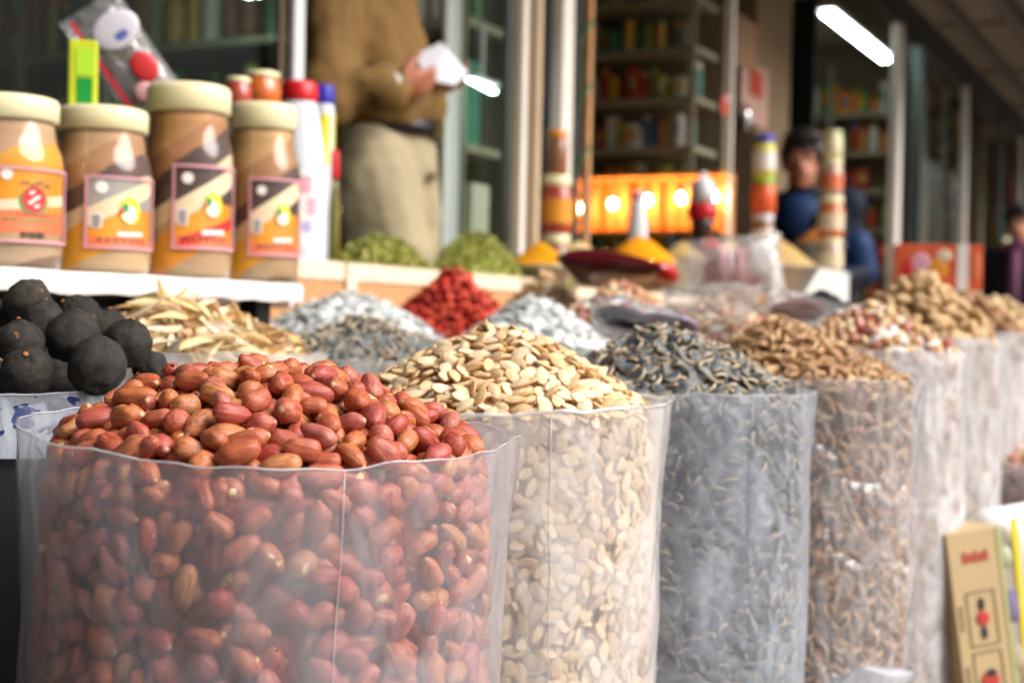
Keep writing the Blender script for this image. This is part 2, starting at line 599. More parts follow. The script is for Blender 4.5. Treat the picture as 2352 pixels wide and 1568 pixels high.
# notices on the brown wall
def notice(x0, y0, x1, y1, mat, tt=-1.866, name='notice'):
    p0, p1 = pixT(x0, y1, tt), pixT(x1, y0, tt)
    o = pb(name, mat, bld, ST(p0)[0], ST(p1)[0], tt - .0015, tt + .0015, p0.z, p1.z)
    o.matrix_parent_inverse = bld_root
notice(1700, 165, 1765, 272, pbr('notice_paper', '#c9a392', .8))
notice(1722, 170, 1752, 215, pbr('notice_red', '#b8492c', .8), tt=-1.861)
notice(1692, 60, 1740, 150, pbr('notice_tan', '#a98566', .8))

# ------------------------------------------------------------------ shelves inside, seen through the openings
GOODS = [pbr('goods_%d' % i, c, .5, var=.25, scale=30) for i, c in enumerate(
    ['#b8402a', '#d4ac3e', '#5a8f46', '#d0ccba', '#4a6c90', '#962a2a', '#dc8830', '#6b7d60', '#dcd8ca', '#a3a348', '#8a5c3a', '#3a7a66'])]


GNAMES = ['red', 'yellow', 'green', 'pale', 'blue', 'maroon', 'orange', 'grey-green', 'white', 'olive', 'brown', 'teal']


def shelf_unit(s, t0, t1, zs, label, goods_label, group, depth=.24, mat=m_shelfwood, prob=.85, pick=None, hmax=.2, seed=1, gw=1.0):
    """shelves on a partition facing the camera, running back from t0 to t1"""
    r = random.Random(seed)
    u = thing('shelf_unit', label, 'shelves', P(s, (t0 + t1) / 2, .16))
    inv = Matrix.Translation(u.location).inverted()
    for z in zs:
        o = pb('board', mat, u, s - depth, s - .003, t1, t0, z - .022, z); o.matrix_parent_inverse = inv
    n = max(1, int(abs(t0 - t1) / .5))
    for k in range(n + 1):
        tt = t1 + .02 + (t0 - t1 - .04) * k / n
        o = pb('upright', mat, u, s - depth - .014, s - depth - .002, tt - .014, tt + .014, .16, max(zs) + .3); o.matrix_parent_inverse = inv
    for j, z in enumerate(zs):
        gap = (sorted(zs)[j + 1] - z - .05) if j + 1 < len(zs) else .28
        tt = t1 + .02
        while tt < t0 - .06:
            w = r.uniform(.035, .085) * gw; h = min(gap, r.uniform(.55, 1.) * hmax)
            if r.random() < prob:
                m = r.choice(pick or GOODS); cn = GNAMES[GOODS.index(m)]
                base = P(s - depth * .55, tt + w / 2, z + .001)
                kind = r.random()
                if kind < .36:
                    b = MB(); b.box((0, 0, h / 2), (.1 * gw, w * .92, h), 0, 0, .004)
                    b.box((-.052 * gw, 0, h * .55), (.003, w * .6, h * .35), 0, 1)
                    nm, ct = 'goods_box', 'box'
                elif kind < .72:
                    b = MB(); rr = w * .44
                    b.lathe([(rr * .9, 0), (rr, .01), (rr, h * .75), (rr * .8, h * .82), (rr * .8, h * .84)], 14)
                    b.lathe([(rr * .84, h * .842), (rr * .84, h), (rr * .7, h * 1.005)], 14, mi=1)
                    nm, ct = 'goods_jar', 'jar'
                else:
                    b = MB(); b.lathe([(w * .3, 0), (w * .45, h * .2), (w * .42, h * .7), (w * .3, h * .9), (w * .1, h), (w * .2, h * 1.08)], 8)
                    nm, ct = 'goods_packet', 'packet'
                o = b.build(nm, [m, r.choice(GOODS)], None, base, ANG)
                tag(o, cn + ' ' + goods_label[nm], ct, group)
            tt += w + r.uniform(.0, .015)
    return u


def gl(where):
    return {'goods_box': 'small carton on the shelves ' + where, 'goods_jar': 'lidded jar on the shelves ' + where,
            'goods_packet': 'bulging packet on the shelves ' + where}


GREENS = [GOODS[i] for i in (2, 7, 9, 11, 10, 1, 8, 3)]
shelf_unit(3.60, -1.86, -4.6, [.62, .95, 1.28, 1.62, 1.96, 2.3], 'long greenish wall shelves behind the left shop glass',
           gl('behind the left shop glass'), 'goods behind the left shop glass', prob=.95, pick=GREENS, hmax=.29, seed=3)
shelf_unit(5.40, -1.86, -2.75, [.66, .86, 1.06, 1.30, 1.49, 1.68, 1.87, 2.06, 2.25], 'pale shelves crowded with goods above the orange bulbs',
           gl('above the orange bulbs'), 'goods above the orange bulbs', prob=.97, gw=.62, hmax=.165, seed=5)
shelf_unit(9.46, -1.9, -2.9, [.7, .95, 1.2, 1.45, 1.7, 1.95, 2.2], 'bright shelves lit by the fluorescent tube',
           gl('under the fluorescent tube'), 'goods under the fluorescent tube', prob=.97, hmax=.22, seed=8,
           pick=[GOODS[i] for i in (0, 5, 3, 8, 2, 6, 1)])
shelf_unit(11.7, -1.9, -3.2, [.7, 1.1, 1.5, 1.9, 2.25], 'dim shelves in the far shop past the cream pillar',
           gl('of the far shop past the cream pillar'), 'goods in the far shop', hmax=.3, seed=9)
shelf_unit(14.4, -1.9, -3.0, [.7, 1.15, 1.6, 2.0], 'very dim shelves in the farthest shop in view',
           gl('of the farthest shop'), 'goods in the farthest shop', hmax=.32, seed=12)

# ------------------------------------------------------------------ lit lamps, plus a tube added in place of a reflection
m_tube = emission('tube_light', (.86, 1., .95), 16)
m_reflection = emission('reflection_glow', (.86, 1., .95), 12)  # glow of the tube that replaces a reflection in the glass
m_bulb = emission('bulb_light', (1., .66, .30), 100)
m_fit = pbr('lamp_fitting', '#c8ccc8', .4)


def tube_lamp(p0, p1, label, str_mat=m_tube, rt=.0105):
    p0, p1 = Vector(p0), Vector(p1)
    u = thing('lamp_or_reflection', label, 'lamp', (p0 + p1) / 2)
    inv = Matrix.Translation(u.location).inverted()
    d = (p1 - p0).normalized(); side = d.cross(Vector((0, 0, 1))).normalized()
    for k in (-1, 1):
        o = MB().tube([p0 + side * 1.5 * rt * k, p1 + side * 1.5 * rt * k], rt, 12).build('tube', str_mat, u); o.matrix_parent_inverse = inv
    b = MB(); c = (p0 + p1) / 2 + Vector((0, 0, 3.4 * rt))
    b.box(c, ((p1 - p0).length + 4 * rt, 9 * rt, 3 * rt), math.atan2(d.y, d.x))
    o = b.build('housing', m_fit, u); o.matrix_parent_inverse = inv
    b = MB(); b.box(c + Vector((0, 0, .07 + 1.6 * rt)), (2 * rt, 2 * rt, .14), ANG)
    o = b.build('bracket', m_fit, u); o.matrix_parent_inverse = inv


tube_lamp(P(7.35, -1.95, 2.44), P(8.75, -1.95, 2.44), 'lit twin fluorescent tube under the ceiling of the bright shop')
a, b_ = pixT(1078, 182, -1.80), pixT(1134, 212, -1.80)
tube_lamp(a, b_, 'added slanted glowing tube standing in for a reflection in the narrow pane', m_reflection, .0036)  # no lamp hangs here: added tube imitates a lamp's reflection in the pane
a, b_ = pixT(500, -40, -2.45), pixT(585, -14, -2.45)
tube_lamp(a, b_, 'lit tube at the top edge behind the left glass')

# the orange box of warm bulbs
lb = thing('bulb_display', 'glowing orange shelf box with five round lit bulbs', 'lamp', pixS(1500, 470, 4.95))
inv = Matrix.Translation(lb.location).inverted()
m_orange = pbr('orange_panel', '#dc9448', .7, var=.3, scale=20)
q0, q1 = pixS(1338, 525, 4.95), pixS(1668, 395, 4.95)
tA, tB = ST(q0)[1], ST(q1)[1]
zA, zB = 1.15, 1.345
for nm, a in (('back_panel', (5.03, 5.04, tA, tB, zA, zB)), ('top_board', (4.90, 5.04, tA, tB, zB + .001, zB + .015)),
              ('bottom_board', (4.90, 5.04, tA, tB, zA - .015, zA - .001)), ('side_board', (5.0, 5.04, tB + .001, tB + .006, zA - .015, zB + .015)),
              ('side_board', (4.90, 5.04, tA - .014, tA - .001, zA - .015, zB + .015))):
    o = pb(nm, m_orange, lb, *a); o.matrix_parent_inverse = inv
for k in range(9):
    tt = tA + (tB - tA) * (k + .5) / 9
    o = pb('divider', m_orange, lb, 4.985, 5.03, tt - .003, tt + .003, zA + .002, zB - .002); o.matrix_parent_inverse = inv
for k in range(4):
    tt = tA + .02 + (tB - tA - .04) * k / 3
    o = pb('leg', m_darkmetal, lb, 5.0, 5.03, tt - .012, tt + .012, .16, zA - .016); o.matrix_parent_inverse = inv
for (x, y) in ((1335, 478), (1408, 468), (1488, 460), (1565, 455), (1640, 452)):
    c = pixS(x, y, 4.94)
    b = MB(); b.ell(c, (.014, .014, .016), 14, 10)
    o = b.build('bulb', m_bulb, lb); o.matrix_parent_inverse = inv; bulb_o = o
    b = MB(); b.tube([c + Vector((0, 0, .02)), c + Vector((0, 0, .045))], .011, 10)
    b.tube([c + Vector((0, 0, .045)), Vector((c.x, c.y, zB))], .003, 6)
    b.build('bulb_socket', m_darkmetal, bulb_o)

# ------------------------------------------------------------------ counters and stands the goods rest on
def table(name, label, s0, s1, t0, t1, z, mat, cat='table', planks=0, group=None):
    u = thing(name, label, cat, P((s0 + s1) / 2, (t0 + t1) / 2, 0), 0, group)
    inv = Matrix.Translation(u.location).inverted()
    if planks:
        w = (t1 - t0) / planks
        for k in range(planks):
            o = pb('plank', mat, u, s0, s1, t0 + k * w + .002, t0 + (k + 1) * w - .002, z - .025, z - .0015 * (k % 2)); o.matrix_parent_inverse = inv
    else:
        o = pb('tabletop', mat, u, s0, s1, t0, t1, z - .025, z, bev=.003); o.matrix_parent_inverse = inv
    for a in (s0 + .03, s1 - .03):
        for b in (t0 + .03, t1 - .03):
            o = pb('leg', mat, u, a - .02, a + .02, b - .02, b + .02, .001 if b > -1.58 else .161, z - .026); o.matrix_parent_inverse = inv
    o = pb('apron', m_beam, u, s0 + .02, s1 - .02, t0 + .012, t0 + .03, z * .35, z - .03); o.matrix_parent_inverse = inv
    return u


table('low_stand', 'low plank stand under the second line of bags', 1.0, 1.66, -1.09, -.77, .45, m_wood, 'stand', 3)
table('low_stand', 'long low plank stand under the bags of white and red goods', 1.70, 5.2, -1.37, -.72, .45, m_wood, 'stand', 5)
table('spice_counter', 'long counter carrying the spice cones and jar towers', 3.05, 8.6, -1.60, -1.385, .885, m_woodpale, 'counter')
table('crate_stand', 'stand under the shallow wooden crate of herbs', 1.78, 2.98, -1.60, -1.40, .815, m_wood, 'stand')
# ================================================================== nuts and seeds
def grid_ell(nu, nv):
    """unit ellipsoid, long axis x: parameters for shaping"""
    V, F = [], []
    for j in range(nv + 1):
        ph = math.pi * j / nv
        for i in range(nu):
            a = 2 * math.pi * i / nu
            V.append((-math.cos(ph), math.sin(ph) * math.cos(a), math.sin(ph) * math.sin(a)))
    for j in range(nv):
        for i in range(nu):
            i2 = (i + 1) % nu
            F.append((j * nu + i, (j + 1) * nu + i, (j + 1) * nu + i2, j * nu + i2))
    return np.array(V), np.array(F)


def nz3(p, s, o=0):
    return mnoise.noise(Vector((p[0] * s + o * 13.1, p[1] * s + o * 7.7, p[2] * s - o * 3.3)))


def peanut(a, b, k, nu=16, nv=12):
    V, F = grid_ell(nu, nv)
    r = np.sqrt(np.clip(1 - V[:, 0] ** 2, 0, 1))
    x = V[:, 0]
    rr = np.ones_like(x)
    rr *= 1 + .10 * x * (1 if k % 2 else -1) - .05 * np.cos(x * 3.0 + k)
    out = np.empty_like(V)
    out[:, 0] = np.sign(x) * np.abs(x) ** 1.0 * a * (1 + .06 * np.clip((x - .75) / .25, 0, 1))
    box = np.clip((1 - np.abs(x) ** 2.7), 0, 1) ** .5 / np.maximum(r, .05)
    tip = np.where(x > .5, 1 - (.10 + .22 * ((k * .41) % 1)) * ((x - .5) / .5) ** 1.3, 1)
    flat = .86 + .12 * ((k * .37) % 1)
    rr = rr * np.clip(box, .9, 1.35)
    out[:, 1] = V[:, 1] * b * rr * tip * 1.04
    out[:, 2] = V[:, 2] * b * rr * tip * flat
    # slight bend and wrinkled skin
    out[:, 2] += .10 * b * (x ** 2) * (1 if k % 3 else -1)
    for i in range(len(out)):
        d = nz3(V[i], 1.6, k) * .16 + nz3((V[i][0] * .6, V[i][1] * 4, V[i][2] * 4), 1.2, k + 5) * .10
        out[i, 1:] *= 1 + d
    edge = np.clip((x - .86) / .12, 0, 1)
    return out, F, edge, (a, b, b * flat)


def flatseed(a, b, c, k, nu=16, rings=(0, .55, .82, .93, 1.0), ridge=.35, tip=.35, curl=.1):
    """flat teardrop seed with a raised rim"""
    V, F, E = [], [], []
    prof = lambda q: c * math.sqrt(max(0, 1 - q * q)) * .92
    def outline(an):
        x = math.cos(an); y = math.sin(an)
        xx = x
        yy = y * (1 - tip * max(0, x) ** 2) * (1 + .06 * math.sin(an * 2 + k))
        return xx * a * (1 + .06 * max(0, x) ** 6), yy * b
    layers = []
    for sgn in (1, -1):
        for q in rings:
            if q == 0: continue
            if sgn == -1 and q == 1.0: continue
            row = []
            for i in range(nu):
                an = 2 * math.pi * i / nu
                x, y = outline(an)
                zz = prof(q)
                if q == .93: zz = c * (.36 + ridge * .35)
                if q == 1.0: zz = 0
                if q == .82: zz = c * (.52 - ridge * .15)
                row.append(len(V)); V.append((x * q, y * q, sgn * zz)); E.append(q)
            layers.append((sgn, q, row))
        ci = len(V); V.append((0, 0, sgn * c * .95)); E.append(0.)
        layers.append((sgn, 0, [ci]))
    top = [l for l in layers if l[0] == 1 and l[1] > 0]; bot = [l for l in layers if l[0] == -1 and l[1] > 0]
    ct = [l[2][0] for l in layers if l[0] == 1 and l[1] == 0][0]; cb = [l[2][0] for l in layers if l[0] == -1 and l[1] == 0][0]
    rimrow = [l for l in top if l[1] == 1.0][0]
    def strip(r0, r1, flip):
        for i in range(nu):
            i2 = (i + 1) % nu
            f = (r0[i], r1[i], r1[i2], r0[i2])
            F.append(f[::-1] if flip else f)
    for l0, l1 in zip(top[:-1], top[1:]): strip(l0[2], l1[2], False)
    bl = bot + [rimrow]
    for l0, l1 in zip(bl[:-1], bl[1:]): strip(l0[2], l1[2], True)
    for i in range(0, nu):
        i2 = (i + 1) % nu
        F.append((ct, top[0][2][i], top[0][2][i2], top[0][2][i2])); F.append((cb, bot[0][2][i2], bot[0][2][i], bot[0][2][i]))
    V = np.array(V)
    V[:, 2] += curl * c * 2 * ((V[:, 0] / a) ** 2 - .3) * (1 if k % 2 else -1)
    V[:, 2] += np.array([nz3(v, 120, k) for v in V]) * c * .18
    F4 = np.array(F)
    # triangles stored as quads with a repeated index are split here
    tri = F4[F4[:, 2] == F4[:, 3]][:, :3]; quad = F4[F4[:, 2] != F4[:, 3]]
    T = np.vstack([tri, quad[:, [0, 1, 2]], quad[:, [0, 2, 3]]])
    return V, T, np.array(E), (a, b, c)


def strip_piece(a, b, k, n=9):
    """dried curled sliver: a folded, pointed shell"""
    V, F, E = [], [], []
    m = 5; th = .0009
    fold = .35 + .5 * ((k * .43) % 1); bend = (.03 + .2 * ((k * .61) % 1)) * (1 if k % 2 else -1); tw = ((k * .29) % 1 - .5) * .8
    for side in (0, 1):
        for j in range(n):
            x = -1 + 2 * j / (n - 1)
            w = b * max(.05, (1 - abs(x) ** 1.6)) * (1 + .15 * math.sin(j * 1.9 + k))
            for i in range(m):
                y = -1 + 2 * i / (m - 1)
                yy = y * w
                zz = abs(y) ** 1.4 * w * fold + bend * a * (x * x - .35) - side * th
                c, s = math.cos(tw * x), math.sin(tw * x)
                V.append((x * a, yy * c - zz * s, yy * s + zz * c)); E.append(abs(y))
    o = n * m
    for j in range(n - 1):
        for i in range(m - 1):
            q = (j * m + i, (j + 1) * m + i, (j + 1) * m + i + 1, j * m + i + 1)
            F.append(q); F.append(tuple(v + o for v in q[::-1]))
        for i in (0, m - 1):
            q = (j * m + i, (j + 1) * m + i, o + (j + 1) * m + i, o + j * m + i)
            F.append(q)
    return np.array(V), np.array(F), np.array(E), (a * .95, b * .9, b * .62)


def lump(a, b, c, k, rough=.35, freq=1.5, nu=12, nv=9, ridged=0.):
    V, F = grid_ell(nu, nv)
    out = V.copy()
    for i in range(len(V)):
        d = 1 + rough * nz3(V[i], freq, k) + rough * .5 * nz3(V[i], freq * 2.3, k + 3)
        if ridged: d += ridged * abs(nz3(V[i], 3.5, k))
        out[i] = V[i] * d
    e = np.clip(np.linalg.norm(out, axis=1) - .9, 0, 1)
    return out * np.array([a, b, c]), F, e, (a, b, c)


def shell_peanut(a, b, k, nu=14, nv=14):
    V, F = grid_ell(nu, nv)
    x = V[:, 0]
    out = V.copy()
    th = np.arctan2(V[:, 2], V[:, 1])
    w = 1 - .24 * np.exp(-((x - .05 * (k % 3 - 1)) / .28) ** 2) + .06 * x * (1 if k % 2 else -1)
    tex = 1 + .05 * np.cos(th * 7) * np.cos(x * 14 + k)
    full = np.clip(1 - np.abs(x) ** 3.2, 0, 1) ** .5 / np.maximum(np.sqrt(np.clip(1 - x * x, 1e-6, 1)), 1e-3)
    full = np.clip(full, 0, 1.5)
    out[:, 1] = V[:, 1] * b * w * tex * full; out[:, 2] = V[:, 2] * b * w * tex * full
    out[:, 0] = x * a
    out[:, 2] += .18 * b * x ** 2 * (1 if k % 2 else -1)
    e = np.clip((tex - 1) / .1 + .5, 0, 1)
    return out, F, e, (a, b, b)


# ------------------------------------------------------------------ settling pieces on a height field
def deposit(H, ids, x0, y0, cell, pick_xy, shapes, n, target, r, jitter, sink=.88, i0=0, slope_max=1.0, stop=None, kc=5, trials=1, over=1e9, ok_xy=None):
    ny, nx = H.shape
    out = []
    gx_all = x0 + np.arange(nx) * cell; gy_all = y0 + np.arange(ny) * cell
    for i in range(n):
        best = None
        for _ in range(kc):
            x, y = pick_xy()
            ix, iy = int((x - x0) / cell), int((y - y0) / cell)
            if not (0 <= ix < nx and 0 <= iy < ny): continue
            d = target[iy, ix] - H[iy, ix]
            if best is None or d > best[0]: best = (d, x, y)
        if best is None: continue
        d, x, y = best
        if stop is not None and d < stop: continue
        k = r.integers(len(shapes)); a, b, c = shapes[k]
        bestp = None
        for tr_ in range(trials):
            if tr_: x, y = xb + r.normal(0, b * .9), yb + r.normal(0, b * .9)
            else: xb, yb = x, y
            R0 = a * 1.02
            ix0, ix1 = max(0, int((x - R0 - x0) / cell)), min(nx, int((x + R0 - x0) / cell) + 2)
            iy0, iy1 = max(0, int((y - R0 - y0) / cell)), min(ny, int((y + R0 - y0) / cell) + 2)
            if ix1 - ix0 < 3 or iy1 - iy0 < 3 or (ok_xy and not ok_xy(x, y)): continue
            h = H[iy0:iy1, ix0:ix1]
            dx = gx_all[ix0:ix1][None, :] - x; dy = gy_all[iy0:iy1][:, None] - y
            sxx = (dx ** 2).mean(); syy = (dy ** 2).mean()
            hm = h.mean()
            gx = ((h - hm) * dx).mean() / max(1e-9, sxx)
            gy = ((h - hm) * dy).mean() / max(1e-9, syy)
            g = math.hypot(gx, gy)
            if g > slope_max: gx, gy = gx / g * slope_max, gy / g * slope_max
            nrm = np.array([-gx, -gy, 1.0]) + r.normal(0, jitter, 3) * np.array([1, 1, .3])
            nrm /= np.linalg.norm(nrm)
            az = r.uniform(0, 2 * math.pi)
            t = np.array([math.cos(az), math.sin(az), 0.]); t -= nrm * t.dot(nrm); t /= np.linalg.norm(t)
            bt = np.cross(nrm, t)
            roll = r.normal(0, .25) if c < .6 * b else r.uniform(0, 6.28)
            e1 = bt * math.cos(roll) + nrm * math.sin(roll); e2 = np.cross(t, e1)
            Rm = np.stack([t, e1, e2], 1)
            A = Rm @ np.diag([1 / a ** 2, 1 / b ** 2, 1 / c ** 2]) @ Rm.T
            B = 2 * (A[0, 2] * dx + A[1, 2] * dy)
            C = A[0, 0] * dx ** 2 + 2 * A[0, 1] * dx * dy + A[1, 1] * dy ** 2 - 1
            D = B ** 2 - 4 * A[2, 2] * C
            mk = D > 0
            if not mk.any(): continue
            sq = np.sqrt(np.where(mk, D, 0))
            zb = (-B - sq) / (2 * A[2, 2])
            v = (h - zb)[mk]
            kk = min(len(v) - 1, int(sink * len(v)))
            zc = np.partition(v, kk)[kk]
            ty = target[min(ny - 1, int((y - y0) / cell)), min(nx - 1, int((x - x0) / cell))]
            if bestp is None or zc - ty < bestp[0]:
                bestp = (zc - ty, zc, Rm, x, y, ix0, ix1, iy0, iy1, mk, (-B + sq) / (2 * A[2, 2]))
        if bestp is None or bestp[0] > over: continue
        _, zc, Rm, x, y, ix0, ix1, iy0, iy1, mk, zt = bestp
        h = H[iy0:iy1, ix0:ix1]
        top = np.where(mk, zc + zt, -1e9)
        up = top > h
        h[up] = top[up]
        ids[iy0:iy1, ix0:ix1][up] = i0 + len(out)
        out.append((k, Rm, np.array([x, y, zc])))
    return out


class Kind:
    """one kind of nut or seed: mesh variants sharing data, and a material for each"""
    def __init__(self, name, variants, mats):
        self.name = name; self.var = variants
        self.mats = mats if isinstance(mats, list) else [mats]
        self.meshes = []
        for i, (V, F, E, s) in enumerate(variants):
            self.meshes.append(mesh_from(name, V, F, [self.mats[i % len(self.mats)]], None, {'lc': V, 'edge': E}))
        self.shapes = [v[3] for v in variants]


def merge(kind, places, extra=None):
    """many pieces as one mesh; extra = (V, F) filler surface"""
    Vs, Fs, Es, Ls, Ms = [], [], [], [], []
    o = 0
    nm = len(kind.mats)
    for (k, Rm, p) in places:
        V, F, E, s = kind.var[k]
        Vs.append(V @ Rm.T + p); Ls.append(V); Es.append(E)
        if F.shape[1] == 4: F = np.vstack([F[:, [0, 1, 2]], F[:, [0, 2, 3]]])
        Fs.append(F + o); Ms.append(np.full(len(F), k % nm)); o += len(V)
    if extra is not None:
        for V, F in extra:
            Vs.append(V); Ls.append(V); Es.append(np.zeros(len(V)))
            if F.shape[1] == 4: F = np.vstack([F[:, [0, 1, 2]], F[:, [0, 2, 3]]])
            Fs.append(F + o); Ms.append(np.zeros(len(F))); o += len(V)
    return mesh_from(kind.name + '_mass', np.vstack(Vs), np.vstack(Fs), kind.mats, np.concatenate(Ms), {'lc': np.vstack(Ls), 'edge': np.concatenate(Es)})


def core_mesh(cx, cy, Rf, prof, z0, n=40, m=10):
    """solid body of the filling below the loose outer layers"""
    V, F = [], []
    for j in range(m + 1):
        q = j / m
        for i in range(n):
            a = 2 * math.pi * i / n
            rr = Rf(0) * q
            V.append((cx + rr * math.cos(a), cy + rr * math.sin(a), prof(rr * math.cos(a), rr * math.sin(a))))
    for k, zz in enumerate(np.linspace(.02, 1, 8)):
        for i in range(n):
            a = 2 * math.pi * i / n
            ztop = prof(Rf(0) * math.cos(a), Rf(0) * math.sin(a))
            z = ztop + (z0 - ztop) * zz
            V.append((cx + Rf(z) * math.cos(a), cy + Rf(z) * math.sin(a), z))
    for j in range(m + 8):
        for i in range(n):
            i2 = (i + 1) % n
            F.append((j * n + i, (j + 1) * n + i, (j + 1) * n + i2, j * n + i2))
    return np.array(V), np.array(F)


def fill(kind, cx, cy, R, zr, peak, zbot, seed, label, cat, group, mass_label, jitter=.35, sx=0., sy=0., power=1.5, layers=2.6, wall=True, max_obj=300,
         gap=lambda d: .002, taper=.12, zlow=None, wjit=.3, cell=.0016, rin=.0, objname=None, split=(.5, .5), trials=3):
    """heap of pieces in a round bag: surface heap, plus pieces lying against the front wall"""
    r = np.random.default_rng(seed)
    a_, b_, c_ = np.mean(np.array(kind.shapes), 0)
    Rh = R - rin - .003
    fullh = peak - zr

    def prof(x, y):
        q = min(1., math.hypot(x - sx * R * max(0, 1 - math.hypot(x, y) / Rh), y - sy * R * max(0, 1 - math.hypot(x, y) / Rh)) / Rh)
        return zr + fullh * (1 - q ** power) * (1 - .12 * q)
    nx = int(2 * R / cell) + 4
    xs = -R + np.arange(nx) * cell
    T = np.array([[prof(x, y) for x in xs] for y in xs])
    T = T + np.array([[nz3((x, y, 0), 22, seed) for x in xs] for y in xs]) * min(.006, a_ * .4)
    H = T - 2.0 * c_ * layers * .8
    ids = np.full(H.shape, -1, int)

    def pick():
        while True:
            x, y = r.uniform(-Rh, Rh, 2)
            if x * x + y * y < (Rh - a_ * .55) ** 2: return x, y
    n = int(math.pi * Rh ** 2 / (math.pi * a_ * b_) * layers * 1.7)
    pl = deposit(H, ids, -R, -R, cell, pick, kind.shapes, n, T, r, jitter, sink=.84, stop=c_ * .6, trials=trials, over=c_ * .35, ok_xy=lambda x, y: x * x + y * y < (Rh - a_ * .55) ** 2)
    cd = np.array([-cx, -cy]); cd /= np.linalg.norm(cd)
    cnt = np.bincount(ids[ids >= 0].ravel(), minlength=len(pl)).astype(float)
    sc_ = []
    for i, (k, Rm, p) in enumerate(pl):
        fr = (p[0] * cd[0] + p[1] * cd[1]) / R
        sc_.append(cnt[i] * (1 if fr > -.05 else max(0, .35 + fr) * .6))
    heap = [(k, Rm, p + np.array([cx, cy, 0])) for (k, Rm, p) in pl]
    score = np.array(sc_)
    extra = []
    Rw = lambda z: R * (1 - taper * max(0, zr - z)) - gap(zr - z)
    wallpl, wscore = [], []
    if wall:
        zl = zlow
        th0 = math.atan2(cd[1], cd[0]); span = 2.0
        W = 2 * span * R; Hh = zr - zl
        cc = .002
        nx2, ny2 = int(W / cc) + 4, int(Hh / cc) + 4
        H2 = np.zeros((ny2, nx2)); ids2 = np.full(H2.shape, -1, int); T2 = np.full(H2.shape, .05)
        n2 = int(W * Hh / (math.pi * a_ * b_) * 1.9)
        pick2 = lambda: (r.uniform(0, W), r.uniform(0, Hh - b_ * 1.0))
        pl2 = deposit(H2, ids2, 0, 0, cc, pick2, kind.shapes, n2, T2, r, wjit, sink=.93, slope_max=.5, trials=2 if R < .2 else 1)
        seen = np.full(H2.shape, False)
        for (k, Rm, p) in pl2:
            u, v, w = p
            th = th0 + span - u / R
            z = zl + v
            er = np.array([math.cos(th), math.sin(th), 0]); et = np.array([-math.sin(th), math.cos(th), 0])
            Bm = np.stack([-et, np.array([0, 0, 1.]), -er], 1)
            pos = np.array([cx, cy, 0]) + er * (Rw(z) - w) + np.array([0, 0, z])
            wallpl.append((k, Bm @ Rm, pos))
            f = math.cos(th - th0)
            wscore.append((1 if w < 1.4 * c_ + .002 else .3) * max(0, f - .1) * (1 + (z - zl)) - w * 5)
    allp = heap + wallpl
    core = core_mesh(cx, cy, lambda z: Rw(z) - .02 if z else R - .012, lambda x, y: prof(x, y) - 2.0 * c_ * layers * .62, zbot)
    nh = int(max_obj * split[0]) if wall else max_obj
    oh = [i for i in np.argsort(-score)[:nh] if score[i] > 0]
    nw = max_obj - len(oh)
    ow = list(np.argsort(-np.array(wscore))[:nw]) if wall else []
    single = set(oh) | {len(heap) + i for i in ow}
    rt = np.array([-cd[1], cd[0]])      # to the right as the camera sees it

    def zone(p, wallp=False):
        d = (np.array(p[:2]) - np.array([cx, cy])) / R
        x_ = d @ rt
        if x_ < -.38: return ' on the left'
        if x_ > .38: return ' on the right'
        if wallp: return ' in the middle'
        return ' in front' if d @ cd > .42 else ' near the peak'
    for i in oh:
        k, Rm, p = heap[i]
        o = link(objname or kind.name, kind.meshes[k])
        M = Matrix(Rm.tolist()).to_4x4(); M.translation = Vector(p.tolist()); o.matrix_world = M
        tag(o, label[0] + zone(p), cat, group)
    for i in ow:
        k, Rm, p = wallpl[i]
        o = link(objname or kind.name, kind.meshes[k])
        M = Matrix(Rm.tolist()).to_4x4(); M.translation = Vector(p.tolist()); o.matrix_world = M
        tag(o, label[1] + zone(p, True), cat, group + ', seen through the bag')
    rest = [q for i, q in enumerate(allp) if i not in single]
    me = merge(kind, rest, [core])
    tag(link(kind.name + '_filling', me), mass_label, cat, None, 'stuff')


